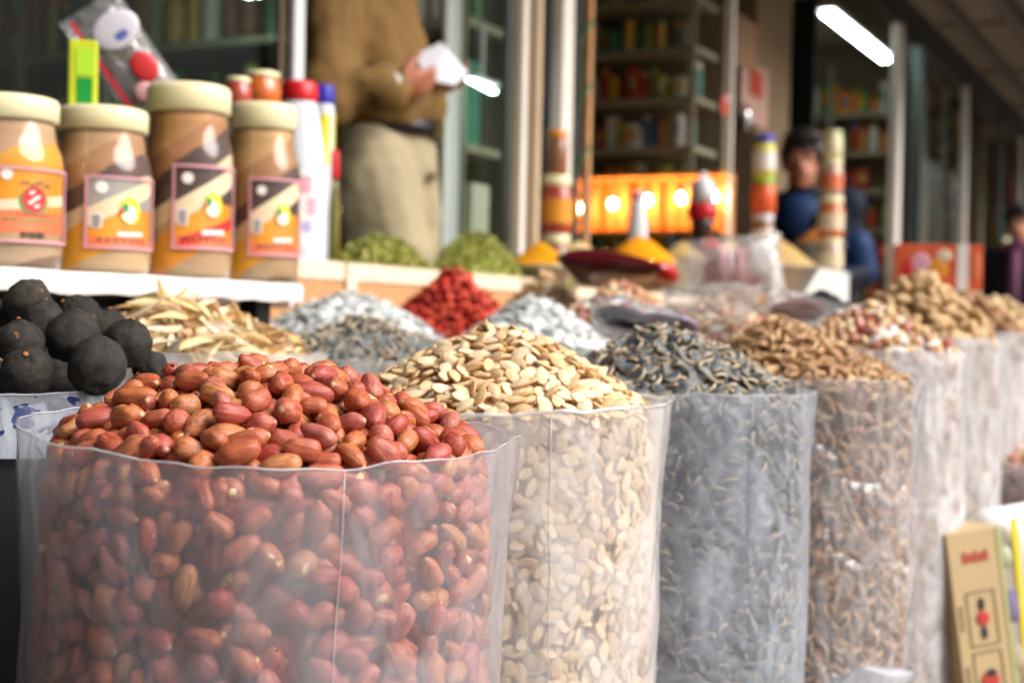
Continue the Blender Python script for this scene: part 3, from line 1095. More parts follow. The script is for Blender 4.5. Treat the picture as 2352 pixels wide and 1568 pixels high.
# ------------------------------------------------------------------ bags
def bag(name, label, cx, cy, R, zr, z0, mat, rimmat, seed=0, taper=.12, rim=None, flare=.004, wave=.002, crease=(), group=None, seams=(), cat='sack',
        nth=120, nz=44, ruffle=.0, rimr=.0007):
    u = thing(name, label, cat, (cx, cy, z0), 0, group)
    rim = rim or (lambda th: 0.)

    def rad(th, z, zt):
        d = zt - z
        r_ = R * (1 - taper * max(0, d)) + flare * math.exp(-d / .035)
        q = Vector((math.cos(th) * 3.0, math.sin(th) * 3.0, z * 9))
        r_ += wave * (mnoise.noise(q + Vector((seed * 3.1, 0, 0))) * 1.3 + .75)
        r_ += wave * .5 * mnoise.noise(q * 3.1 + Vector((seed, 5, 0)))
        r_ += wave * .8 * mnoise.noise(Vector((math.cos(th) * 1.1, math.sin(th) * 1.1, z * 3.5 + seed * 1.7)))
        r_ += ruffle * math.exp(-d / .05) * mnoise.noise(Vector((math.cos(th) * 2.2, math.sin(th) * 2.2, seed * 2.7)))
        for (tc, dep) in crease:
            e = (th - tc + math.pi) % (2 * math.pi) - math.pi
            r_ += dep * math.exp(-(e / .05) ** 2)
        return r_
    V, F = [], []
    for j in range(nz + 1):
        q = (j / nz) ** .6
        for i in range(nth):
            th = 2 * math.pi * i / nth
            zt = zr + rim(th) + .0028 * mnoise.noise(Vector((math.cos(th) * 6, math.sin(th) * 6, seed)))
            z = z0 + .002 + (zt - z0 - .002) * q
            r_ = rad(th, z, zt)
            V.append((r_ * math.cos(th), r_ * math.sin(th), z - z0))
    for j in range(nz):
        for i in range(nth):
            i2 = (i + 1) % nth
            F.append((j * nth + i, j * nth + i2, (j + 1) * nth + i2, (j + 1) * nth + i))
    me = mesh_from('sheet', np.array(V), np.array(F), [mat])
    link('sheet', me, u)
    top = [Vector(v) for v in V[nz * nth:]]
    b = MB(); b.tube(top + [top[0]], rimr, 6, cap=False)
    b.build('rim', rimmat, u)
    for ts in seams:
        pts, b = [], MB()
        for j in range(0, 31):
            z = z0 + .01 + (zr + rim(ts) - z0 - .012) * j / 30
            tq = ts + .035 * mnoise.noise(Vector((ts * 3, z * 7, seed)))
            r_ = rad(tq, z, zr + rim(ts)) + .0007
            pts.append(Vector((r_ * math.cos(tq), r_ * math.sin(tq), z - z0)))
        b.tube(pts, .0006, 5, flat=.4)
        b.build('seam', mat, u)
    return u
# ------------------------------------------------------------------ kinds
m_peanut = seed_mat('peanut_skin', ['#a84a3a', '#be7242', '#b66448', '#aa5048', '#c28850', '#a04434', '#ba7060', '#b25c3c', '#ba7040', '#ac5248', '#be8048', '#a44838'], edge='#d9b98a', edge_lo=.75, edge_hi=1.0, rough=.42, spec=.4,
                    streak=.65, streak_col='#7a2420', streak_scale=(70, 420, 420), bump=.9, coat=.04, patch='#dcc38e', patch_amt=.715)
m_creamseed = seed_mat('cream_seed', ['#dcc39a', '#e6d3b0', '#d8b888', '#ead9ba', '#d2ae7c', '#e4cda4'], edge='#c99a62', edge_lo=.86, edge_hi=1.0, rough=.5, spec=.35,
                   streak=.3, streak_col='#c09a68', streak_scale=(160, 340, 340), bump=.25)
m_black = seed_mat('dark_seed', ['#3a4044', '#4e5559', '#2c3032', '#626a6c', '#434a4c', '#747a7a'], edge='#d6c09e', edge_lo=.86, edge_hi=1.0, rough=.45, spec=.4,
                   streak=.35, streak_col='#6a7072', streak_scale=(120, 500, 500), bump=.3)
m_brown = seed_mat('brown_seed', ['#9a6a40', '#b3834f', '#7f5232', '#c39a66', '#a8764a', '#8a5a3a', '#d2b283'], edge='#d9b98c', edge_lo=.85, edge_hi=1.0, rough=.45, spec=.4,
                   streak=.5, streak_col='#5c3820', streak_scale=(120, 420, 420), bump=.3)
m_strip = seed_mat('sliver_skin', ['#ecd9ae', '#f3e7c8', '#dfc388', '#eedcb2', '#d6ae72', '#f4ead2', '#cf9c66'], edge='#c9985c', edge_lo=.88, edge_hi=1.05, rough=.6, spec=.3,
                   streak=.25, streak_col='#b98246', streak_scale=(80, 200, 200), bump=.35)
m_whiteseed = seed_mat('white_seed', ['#c6c9c8', '#d4d6d5', '#aeb4b4', '#cccac2', '#bcc1c2'], edge='#b9bdb6', edge_lo=.88, edge_hi=1.0, rough=.5, bump=.2)
m_redfruit = seed_mat('red_dried_fruit', ['#c02c1a', '#cf4024', '#a82014', '#d4502e', '#941c12'], rough=.55, spec=.4, streak=.4, streak_col='#6e0f10', streak_scale=(150, 150, 150), bump=.8)
m_shell = seed_mat('peanut_shell', ['#c8a878', '#b8946a', '#d4b88c', '#bf9c6c', '#a8845a'], edge='#dcc59c', edge_lo=.5, edge_hi=1.2, rough=.75, spec=.2, streak=.35, streak_col='#8d6b44', bump=.5)
m_lime = seed_mat('dried_lime_rind', ['#2c2a28', '#22211f', '#35312c', '#282726', '#1f1e1c'], rough=.78, spec=.25, streak=.35, streak_col='#4e4436', streak_scale=(160, 160, 160), bump=1.0, patch='#7a4e2c', patch_amt=.72)
m_walnut = seed_mat('walnut_shell', ['#a97f55', '#8f6844', '#b98f64'], rough=.7, streak=.5, streak_col='#6a492c', bump=.8)
m_nutpink = seed_mat('pink_nut', ['#c98f7c', '#b56a58', '#a85048', '#d9a890', '#c9a08a'], edge=None, rough=.4, streak=.3, streak_col='#8a3a32')
m_nutwhite = seed_mat('white_nut', ['#e9e2d6', '#dcd6cc', '#f0eae0'], rough=.45)
m_nuttan = seed_mat('tan_nut', ['#c79a66', '#d9b684', '#a8764a', '#e0c294'], rough=.5, streak=.4, streak_col='#7d5230')
m_cashew = seed_mat('cashew_skin', ['#dcc49a', '#e6d2ac', '#cfae7c', '#e0c89c'], rough=.55, streak=.25, streak_col='#b98f58')
m_blackgrain = seed_mat('black_grain', ['#1d1d20', '#2a2a2e', '#151517'], rough=.5)

K_peanut = Kind('peanut_kernel', [peanut(.0099 + .0010 * ((k * 7) % 5 - 1.5), .0065 + .0005 * ((k * 3) % 4 - 1.5), k) for k in range(12)], m_peanut)
K_cream = Kind('melon_seed', [flatseed(.0086 + .0006 * (k % 3 - 1), .0051 + .0004 * (k % 4 - 1.5), .0020 + .0003 * (k % 2), k) for k in range(7)], m_creamseed)
K_black = Kind('dark_seed', [flatseed(.0095 + .0006 * (k % 3 - 1), .0051 + .0004 * (k % 4 - 1.5), .0024, k, ridge=.6, curl=.4) for k in range(6)], m_black)
K_brown = Kind('brown_seed', [flatseed(.0108 + .0008 * (k % 3 - 1), .0046 + .0004 * (k % 3 - 1), .0032, k, nu=12, curl=.5) for k in range(6)], m_brown)
K_strip = Kind('dried_sliver', [strip_piece(.0235 + .0025 * (k % 4 - 1.5), .0060 + .0008 * (k % 3 - 1), k) for k in range(9)], m_strip)
K_white = Kind('white_seed', [flatseed(.0128, .0064, .0026, k, nu=12) for k in range(4)], m_whiteseed)
K_red = Kind('red_dried_piece', [lump(.0112, .0075, .0058, k, .95, 1.7) for k in range(6)], m_redfruit)
K_shell = Kind('peanut_pod', [shell_peanut(.0225 + .002 * (k % 3 - 1), .0092, k) for k in range(6)], m_shell)
K_mix = Kind('mixed_nut', [peanut(.0105, .007, 2), flatseed(.012, .0065, .003, 1, nu=12), lump(.0075, .0072, .007, 3, .15), peanut(.0115, .0066, 5), lump(.0085, .0075, .0065, 6, .2)],
             [m_nutpink, m_nutwhite, m_nuttan, m_nuttan, m_cashew])
K_cashew = Kind('pale_nut', [strip_piece(.014, .0075, 2), lump(.012, .007, .0065, 3, .25), lump(.011, .0075, .006, 8, .3)], m_cashew)
K_walnut = Kind('walnut', [lump(.019, .0175, .017, k, .12, 2.2, 14, 10, ridged=.12) for k in range(3)], m_walnut)
K_grain = Kind('black_grain', [lump(.006, .004, .0035, k, .2, nu=8, nv=6) for k in range(3)], m_blackgrain)

pl1 = plastic('milky_polythene', .25, (.86, .90, 1.0), .3, .35, 22, .0)
pl2 = plastic('milky_polythene_warm', .47, (.93, .94, .97), .3, .35, 22, .0)
pl3 = plastic('milky_polythene_blue', .32, (.78, .85, 1.0), .3, .5, 26, .0)
pl4 = plastic('crinkled_polythene', .30, (.90, .93, 1.0), .12, 1.0, 30, .0)
pl5 = plastic('cloudy_polythene', .62, (.91, .93, .98), .3, .6, 24, .0)
pl6 = plastic('white_polythene', .62, (.90, .90, .88), .35, .3, 18, .0)
plprint = plastic('printed_polythene', .62, (.80, .86, .97), .22, .8, 22, .0, print_col='#1d3f9a')
plclear = plastic('clear_film', .22, (.92, .93, .95), .12, 1.0, 24, .0)
m_rim = plastic('polythene_edge', .4, (.93, .94, .97), .25, .1, 20, .0)

# ------------------------------------------------------------------ front row of sacks
def sackpos(px, Y):
    p = pixY(px, 745, Y)
    return p.x, p.y


x, y = sackpos(628, .86)
def rim1(th):                      # left corner pulled up, front sags
    return .005 * math.cos(th - 3.05) * (1 if math.cos(th - 3.05) > 0 else .35) - .009 * max(0, math.cos(th + 1.45)) ** 2
bag('plastic_sack', 'nearest clear plastic sack, full of red-skinned peanuts', x, y, .1405, .733, .001, pl1, m_rim, 1, .16, rim1, .003, .0045,
    crease=((-1.18, -.0012), (-.45, .004), (3.05, .005)), seams=(-1.16, 3.0))
fill(K_peanut, x, y, .1400, .722, .771, .003, 11, ('red-skinned peanut lying loose on top of the nearest sack', 'red-skinned peanut pressed behind the plastic of the nearest sack'), 'peanut',
     'peanuts in the nearest sack', 'mass of red-skinned peanuts filling the nearest sack', jitter=.45, sx=-.1, power=2.2, layers=2.8, trials=5, rin=.006,
     gap=lambda d: .0025 + .010 * math.exp(-d / .03), taper=.16, zlow=.52, wjit=.35, split=(.55, .45))

x, y = sackpos(1138, 1.17)
bag('plastic_sack', 'milky sack of cream melon seeds, second from the camera', x, y, .1365, .736, .001, pl2, m_rim, 2, .06, lambda th: .004 * math.cos(th) - .003 * max(0, math.sin(-th)), .005, .004,
    crease=((-1.05, -.001), (.1, .006)), seams=(-1.25,), rimr=.0018)
fill(K_cream, x, y, .1355, .729, .796, .003, 22, ('cream melon seed on the heap in the second sack', 'cream melon seed behind the plastic of the second sack'), 'seed',
     'cream melon seeds', 'mass of cream melon seeds filling the second sack', jitter=.5, sx=.05, power=1.6, layers=3.4,
     gap=lambda d: .002 + .006 * math.exp(-d / .02), taper=.06, zlow=.45, wjit=.3, split=(.75, .25))

x, y = sackpos(1548, 1.45)
bag('plastic_sack', 'bluish sack of dark grey seeds, third from the camera', x, y, .137, .737, .001, pl3, m_rim, 3, .05, None, .003, .004, crease=((-.9, .002), (.05, .005)), seams=(-1.1,))
fill(K_black, x, y, .1355, .730, .800, .003, 33, ('dark grey pale-rimmed seed heaped in the third sack', 'dark grey seed behind the plastic of the third sack'), 'seed',
     'dark grey seeds of the third sack', 'mass of dark grey seeds filling the third sack', jitter=.55, sx=-.1, power=1.5, layers=3.2,
     gap=lambda d: .002 + .005 * math.exp(-d / .02), taper=.05, zlow=.38, wjit=.45, split=(.75, .25), max_obj=220)

x, y = sackpos(1840, 1.73)
bag('plastic_sack', 'crinkled clear sack of brown seeds, fourth from the camera', x, y, .138, .743, .001, pl4, m_rim, 4, .04, None, .003, .0055, crease=((-1.3, -.001), (-.7, .004)), seams=(-.5,))
fill(K_brown, x, y, .1365, .736, .815, .003, 44, ('slim brown seed on the heap in the fourth sack', 'slim brown seed behind the plastic of the fourth sack'), 'seed',
     'brown seeds of the fourth sack', 'mass of slim brown seeds filling the fourth sack', jitter=.6, sx=-.3, power=1.4, layers=3.2,
     taper=.04, zlow=.32, split=(.75, .25), max_obj=220)

x, y = sackpos(1990, 2.06)
bag('plastic_sack', 'cloudy sack of mixed pink and white nuts, fifth from the camera', x, y, .141, .772, .001, pl5, m_rim, 5, .03, None, .003, .003)
fill(K_mix, x, y, .138, .765, .838, .003, 55, ('pink, white or tan nut on the heap in the fifth sack', 'pink, white or tan nut behind the cloudy plastic of the fifth sack'), 'nut',
     'mixed nuts of the fifth sack', 'mass of mixed nuts filling the fifth sack', jitter=.5, power=1.4, layers=2.6, taper=.03, zlow=.3, max_obj=120, split=(.75, .25))

x, y = sackpos(2105, 2.42)
bag('plastic_sack', 'cloudy white sack heaped with peanuts in their shells', x, y, .142, .790, .001, pl5, m_rim, 6, .03, None, .003, .003)
fill(K_shell, x, y, .139, .783, .905, .003, 66, ('whole unshelled peanut on the heap of the sixth sack', 'whole unshelled peanut behind the plastic of the sixth sack'), 'peanut',
     'unshelled peanuts', 'mass of unshelled peanuts filling the sixth sack', jitter=.5, power=1.3, layers=2.4, taper=.03, zlow=.35, max_obj=150, split=(.8, .2))

x, y = sackpos(2196, 2.80)
bag('plastic_sack', 'cloudy white sack of walnuts behind the unshelled peanuts', x, y, .142, .800, .001, pl5, m_rim, 7, .03, None, .003, .003)
fill(K_walnut, x, y, .139, .795, .875, .003, 77, ('round walnut on the heap of the seventh sack', ''), 'walnut',
     'walnuts of the seventh sack', 'mass of walnuts filling the seventh sack', jitter=.5, power=1.5, layers=2.2, taper=.03, wall=False, max_obj=80)
x, y = sackpos(2292, 3.25)
bag('plastic_sack', 'far cloudy sack of pale nuts at the right edge', x, y, .150, .800, .001, pl5, m_rim, 8, .03, None, .003, .003)
fill(K_cashew, x, y, .147, .795, .88, .003, 88, ('pale curved nut in the farthest sack', ''), 'nut',
     'pale nuts of the far right sack', 'mass of pale nuts filling the far right sack', jitter=.5, power=1.4, layers=2.2, wall=False, max_obj=80)
x, y = sackpos(2360, 2.75)
bag('plastic_sack', 'short sack of brown nuts cut by the right edge', x, y, .13, .56, .001, pl4, m_rim, 9, .03, None, .003, .003)
fill(K_mix, x, y, .127, .55, .60, .003, 99, ('pink, white or tan nut atop the short sack at the edge', 'pink, white or tan nut inside the short sack at the edge'), 'nut',
     'mixed nuts at the right edge', 'mass of nuts filling the short sack at the right edge', power=1.5, layers=2., zlow=.35, max_obj=30, split=(.5, .5))

# ------------------------------------------------------------------ second and third line of bags
def bag2(px, Y, R, zr, z0, mat, label, seed, **k):
    x, y = sackpos(px, Y)
    bag('plastic_bag', label, x, y, R, zr, z0, mat, m_rim, seed, .0, None, .006, .002, cat='bag', nth=80, nz=20, **k)
    return x, y


# dark grains under the dark packet
x, y = bag2(1478, 1.87, .082, .755, .452, pl6, 'small bag under the dark packet with the purple edge', 42)
fill(K_grain, x, y, .079, .755, .775, .46, 112, ('small black grain under the dark packet', ''), 'grain', 'black grains under the dark packet', 'mass of black grains under the dark packet', power=1.5, layers=2., wall=False, max_obj=60)
# black limes
x, y = sackpos(95, 1.11)
bag('printed_bag', 'white plastic bag with blue print holding the black limes', x, y, .142, .740, .698, plprint, m_rim, 21, .02, lambda th: .008 * math.cos(th + .3), .006, .003, cat='bag', nth=100)
dark_liner = pbr('dark_sacking', '#1a1b20', .8)
b = MB(); b.lathe([(.132, .0), (.140, .02), (.141, .30), (.1395, .685), (.1385, .692), (.125, .697)], 48); o = b.build('dark_sack', dark_liner, None, (x, y, .003))
tag(o, 'dark sack below the blue printed bag of limes', 'sack')
limes = [(62, 690, 1.12, 50), (-20, 735, 1.13, 46), (100, 740, 1.09, 48), (186, 728, 1.17, 50), (168, 773, 1.04, 60), (290, 790, 1.06, 56), (48, 790, 1.02, 54),
         (225, 842, .99, 68), (60, 862, .985, 64), (-40, 880, 1.0, 60), (150, 912, 1.02, 46), (345, 845, 1.10, 40), (-45, 820, 1.06, 58), (120, 850, 1.10, 55), (20, 735, 1.2, 50), (250, 760, 1.18, 48), (330, 905, 1.06, 45)]
lime_labels = ['topmost black lime, at the upper left of the pile', 'black lime cut by the left edge below the topmost one', 'black lime in the second layer under the topmost one', 'black lime at the back of the pile beside the slivers',
  'dark glossy black lime with brown specks in the middle of the pile', 'black lime at the right end of the pile', 'black lime with a brown stem scar at the left', 'large dusty black lime low at the right front', 'large black lime low at the left front',
  'black lime at the bottom left corner', 'black lime just above the bag rim at the front', 'small black lime peeping out behind the peanuts', 'black lime half cut by the left edge in the middle', 'black lime deep in the middle of the pile',
  'black lime hidden behind the second layer', 'black lime behind the dark glossy one', 'black lime low beside the peanut heap']
lime_meshes = []
for k in range(5):
    V, F = grid_ell(36, 24)
    out = V.copy()
    for i in range(len(V)):
        d = 1 + .12 * nz3(V[i], 1.2, k) + .07 * nz3(V[i], 3.2, k + 2) + .03 * nz3(V[i], 8, k + 2)
        if V[i][0] > .93: d += .06
        out[i] = V[i] * d * np.array([1.06, 1, .98])
    stem = np.clip((V[:, 0] - .95) / .04, 0, 1)
    lime_meshes.append((out, F, stem))
m_limestem = pbr('lime_stem', '#9a6238', .8)
for k, (px, py, Y, rp) in enumerate(limes):
    c = pixY(px, py, Y); rr = rp * Y / FPX
    V, F, st = lime_meshes[k % 5]
    me = mesh_from('rind', V * rr, F, [m_lime], None, {'lc': V * rr, 'edge': st})
    root = thing('black_lime', lime_labels[k], 'lime', c, 0, 'black dried limes')
    e = (random.uniform(0, 6), random.uniform(-2.6, -.4), random.uniform(0, 6))
    root.rotation_euler = e
    link('rind', me, root)
    b = MB(); b.lathe([(rr * .02, 0), (rr * .12, 0), (rr * .09, rr * .05), (rr * .03, rr * .07)], 8, (0, 0, 0), M=Matrix.Rotation(math.pi / 2, 3, 'Y'))
    b.build('stem_scar', m_limestem, root, (rr * 1.09, 0, 0))

# pale dried slivers
x, y = bag2(450, 1.46, .128, .764, .452, pl6, 'white plastic bag of pale dried slivers', 31, ruffle=.004)
fill(K_strip, x, y, .122, .762, .822, .46, 101, ('curled pale dried sliver in the white bag', ''), 'dried sliver', 'pale dried slivers', 'mass of pale dried slivers in the white bag',
     jitter=.95, power=1.7, layers=4.8, wall=False, sx=-.25)
# dark seeds behind
x, y = bag2(835, 1.78, .130, .752, .452, pl6, 'white plastic bag of dark seeds behind the cream heap', 32)
fill(K_black, x, y, .127, .752, .803, .46, 102, ('dark seed in the white bag behind the cream heap', ''), 'seed', 'dark seeds in the white bag', 'mass of dark seeds in the white bag',
     jitter=.5, power=1.5, layers=2.6, wall=False, max_obj=80)
# white seeds
x, y = bag2(800, 2.18, .142, .778, .452, pl6, 'white plastic bag of white seeds by the wooden crate', 33)
fill(K_white, x, y, .139, .78, .842, .46, 103, ('white seed in the bag by the wooden crate', ''), 'seed', 'white seeds by the wooden crate', 'mass of white seeds by the wooden crate', power=1.5, layers=2.4, wall=False, max_obj=140)
x, y = bag2(640, 1.98, .075, .752, .452, pl6, 'small white bag with a few dark grains under the shelf end', 37)
fill(K_grain, x, y, .072, .75, .775, .46, 109, ('small black grain in the bag under the shelf end', ''), 'grain', 'black grains under the shelf end', 'mass of black grains under the shelf end', power=1.5, layers=2., wall=False, max_obj=140)
# red dried fruit
x, y = bag2(1037, 2.46, .130, .762, .452, plastic('pink_film', .6, (.9, .72, .75), .3, .4, 26, .0), 'pinkish bag under the red dried fruit', 34)
fill(K_red, x, y, .127, .775, .890, .46, 104, ('crumpled bright red dried piece on the red heap', ''), 'dried fruit', 'red dried fruit', 'mass of bright red dried fruit', jitter=.8, power=1.3, layers=3.4, wall=False, max_obj=250)
# grey-white seeds
x, y = bag2(1222, 2.06, .125, .762, .452, pl6, 'white plastic bag of grey-white seeds behind the cream heap', 35)
fill(K_white, x, y, .122, .765, .838, .46, 105, ('grey-white seed in the bag next to the red fruit', ''), 'seed', 'grey-white seeds', 'mass of grey-white seeds right of the red fruit', power=1.4, layers=2.4, wall=False, max_obj=140)
# pale nuts
x, y = bag2(1246, 2.80, .105, .80, .452, pl6, 'white bag of pale curved nuts below the herbs', 36)
fill(K_cashew, x, y, .102, .80, .903, .46, 106, ('pale curved nut on the heap below the herbs', ''), 'nut', 'pale nuts below the herbs', 'mass of pale nuts below the herbs', power=1.3, layers=2.4, wall=False, max_obj=140)
# mixed nuts
x, y = bag2(1425, 2.46, .125, .80, .452, pl5, 'clear bag of mixed nuts before the maroon packet', 38)
fill(K_mix, x, y, .122, .80, .872, .46, 107, ('pink, white or tan nut on the heap before the maroon packet', ''), 'nut', 'mixed nuts before the maroon packet', 'mass of mixed nuts before the maroon packet', power=1.4, layers=2.4, wall=False, max_obj=90)
# brown nuts under the film
x, y = bag2(1640, 2.32, .115, .79, .452, plclear, 'clear bag of tan nuts under loose film', 39)
fill(K_mix, x, y, .112, .79, .845, .46, 108, ('pink, white or tan nut under the loose clear film', ''), 'nut', 'nuts under the loose film', 'mass of nuts under the loose film', power=1.4, layers=2.2, wall=False, max_obj=50)
x, y = bag2(1700, 2.72, .13, .81, .452, plclear, 'clear bag of brown nuts below the pink striped packet', 40)
fill(K_brown, x, y, .127, .81, .875, .46, 110, ('slim brown seed on the heap below the pink striped packet', ''), 'seed', 'brown seeds below the pink packet', 'mass of brown seeds below the pink striped packet', power=1.4, layers=2.2, wall=False, max_obj=80)
x, y = bag2(1885, 2.92, .11, .81, .452, plclear, 'clear bag of black grains before the white box', 41)
fill(K_grain, x, y, .107, .81, .880, .46, 111, ('small black grain on the heap before the white box', ''), 'grain', 'black grains before the white box', 'mass of black grains before the white box', power=1.3, layers=2., wall=False, max_obj=140)
# ================================================================== the jar shelf and what stands on it
TJ = -1.12
m_cover = pbr('white_paper', '#d2cfc8', .7, var=.06, scale=12, bump=.3)
sh = thing('jar_shelf', 'white-edged shelf board carrying the big spice jars', 'shelf', P(1.0, -1.25, 0))
inv = Matrix.Translation(sh.location).inverted()
s1 = sT(692, TJ)
o = pb('board', m_cover, sh, .2, s1 - .01, -1.40, TJ - .004, .826, .844, bev=.002); o.matrix_parent_inverse = inv
# paper hanging unevenly over the front edge
V, F = [], []
nn = 90
for i in range(nn + 1):
    s = .2 + (s1 - .2) * i / nn
    dz = .004 * nz3((s, 0, 0), 9, 2) + .003 * nz3((s, 0, 0), 30, 4)
    for (t, z) in ((-1.20, .8452), (TJ - .002, .8456 + dz * .3), (TJ + .003, .838), (TJ + .002, .822 + dz)):
        V.append(P(s, t + .002 * nz3((s, z, 0), 25, 7), z))
for i in range(nn):
    for j in range(3):
        F.append([i * 4 + j, (i + 1) * 4 + j, (i + 1) * 4 + j + 1, i * 4 + j + 1])
me = bpy.data.meshes.new('paper_cover'); me.from_pydata([tuple(v) for v in V], [], F); me.materials.append(m_cover)
me.polygons.foreach_set('use_smooth', np.ones(len(F), bool))
o = link('paper_cover', me, sh); o.matrix_parent_inverse = inv
for a in (.25, .9, s1 - .05):
    for t in (-1.36, -1.16):
        o = pb('leg', m_darkmetal, sh, a - .015, a + .015, t - .015, t + .015, .001, .825); o.matrix_parent_inverse = inv
o = pb('back_panel', m_darkmetal, sh, .2, s1 - .02, -1.39, -1.375, .2, .82); o.matrix_parent_inverse = inv

m_lid = pbr('cream_lid', '#e3d9ac', .45, var=.05)
m_jar = clear('jar_plastic', (.98, .97, .95), .05, 1.6)


def layered(name, bands, slope, h, R, wob=.11):
    """ground spices poured in slanting layers"""
    m, nt, out = newmat(name)
    L = nt.links.new; nd = nt.nodes.new
    b = nd('ShaderNodeBsdfPrincipled'); L(b.outputs[0], out.inputs[0])
    tc = nd('ShaderNodeTexCoord'); sx = nd('ShaderNodeSeparateXYZ'); L(tc.outputs['Object'], sx.inputs[0])
    nz = nd('ShaderNodeTexNoise'); nz.inputs['Scale'].default_value = 18; L(tc.outputs['Object'], nz.inputs['Vector'])
    a = nd('ShaderNodeMath'); a.operation = 'MULTIPLY'; a.inputs[1].default_value = 1 / h; L(sx.outputs['Z'], a.inputs[0])
    c = nd('ShaderNodeMath'); c.operation = 'MULTIPLY_ADD'; c.inputs[1].default_value = -slope / R; L(sx.outputs['X'], c.inputs[0]); L(a.outputs[0], c.inputs[2])
    d = nd('ShaderNodeMath'); d.operation = 'MULTIPLY_ADD'; d.inputs[1].default_value = wob; L(nz.outputs['Fac'], d.inputs[0]); L(c.outputs[0], d.inputs[2])
    cr = nd('ShaderNodeValToRGB'); cr.color_ramp.interpolation = 'CONSTANT'
    els = cr.color_ramp.elements
    while len(els) < len(bands): els.new(.5)
    for i, (p, col) in enumerate(bands): els[i].position = min(1, max(0, p)); els[i].color = (*lin(col), 1)
    L(d.outputs[0], cr.inputs[0])
    mx = nd('ShaderNodeMix'); mx.data_type = 'RGBA'; mx.blend_type = 'MULTIPLY'; mx.inputs[0].default_value = .12
    n2 = nd('ShaderNodeTexNoise'); n2.inputs['Scale'].default_value = 180; L(tc.outputs['Object'], n2.inputs['Vector'])
    L(cr.outputs[0], mx.inputs[6]); L(n2.outputs['Color'], mx.inputs[7]); L(mx.outputs[2], b.inputs['Base Color'])
    b.inputs['Roughness'].default_value = .8
    return m


def patch(mb, R, th0, th1, z0, z1, off, mi, n=10, rows=1, shape=None):
    V, F = [], []
    for j in range(rows + 1):
        for i in range(n + 1):
            q = i / n; th = th0 + (th1 - th0) * q
            z = z0 + (z1 - z0) * j / rows
            V.append(Vector(((R(z) + off) * math.cos(th), (R(z) + off) * math.sin(th), z)))
    for j in range(rows):
        for i in range(n):
            k = j * (n + 1) + i
            F.append([k, k + 1, k + n + 2, k + n + 1])
    mb.add(V, F, mi, True)


def disc(mb, R, th, z, rx, rz, off, mi, n=20):
    V = [Vector(((R(z) + off) * math.cos(th), (R(z) + off) * math.sin(th), z))]
    for i in range(n):
        a = 2 * math.pi * i / n
        zz = z + rz * math.sin(a); tt = th + rx / R(z) * math.cos(a)
        V.append(Vector(((R(zz) + off) * math.cos(tt), (R(zz) + off) * math.sin(tt), zz)))
    mb.add(V, [[0, 1 + i, 1 + (i + 1) % n] for i in range(n)], mi, True)


LB = {k: pbr('label_' + k, c, .45, var=.05) for k, c in dict(pink='#d99aa8', orange='#dd8f22', red='#c8251f', white='#e8e4de', cream='#dcc8a4', dark='#4a3a36', yellow='#e8d820',
      green='#2c8a4a', tan='#a98f6c', navy='#3a3550', salmon='#d9744a', grey='#9a9690', black='#2a2522').items()}
LBL = list(LB.values()); LI = {k: i for i, k in enumerate(LB)}


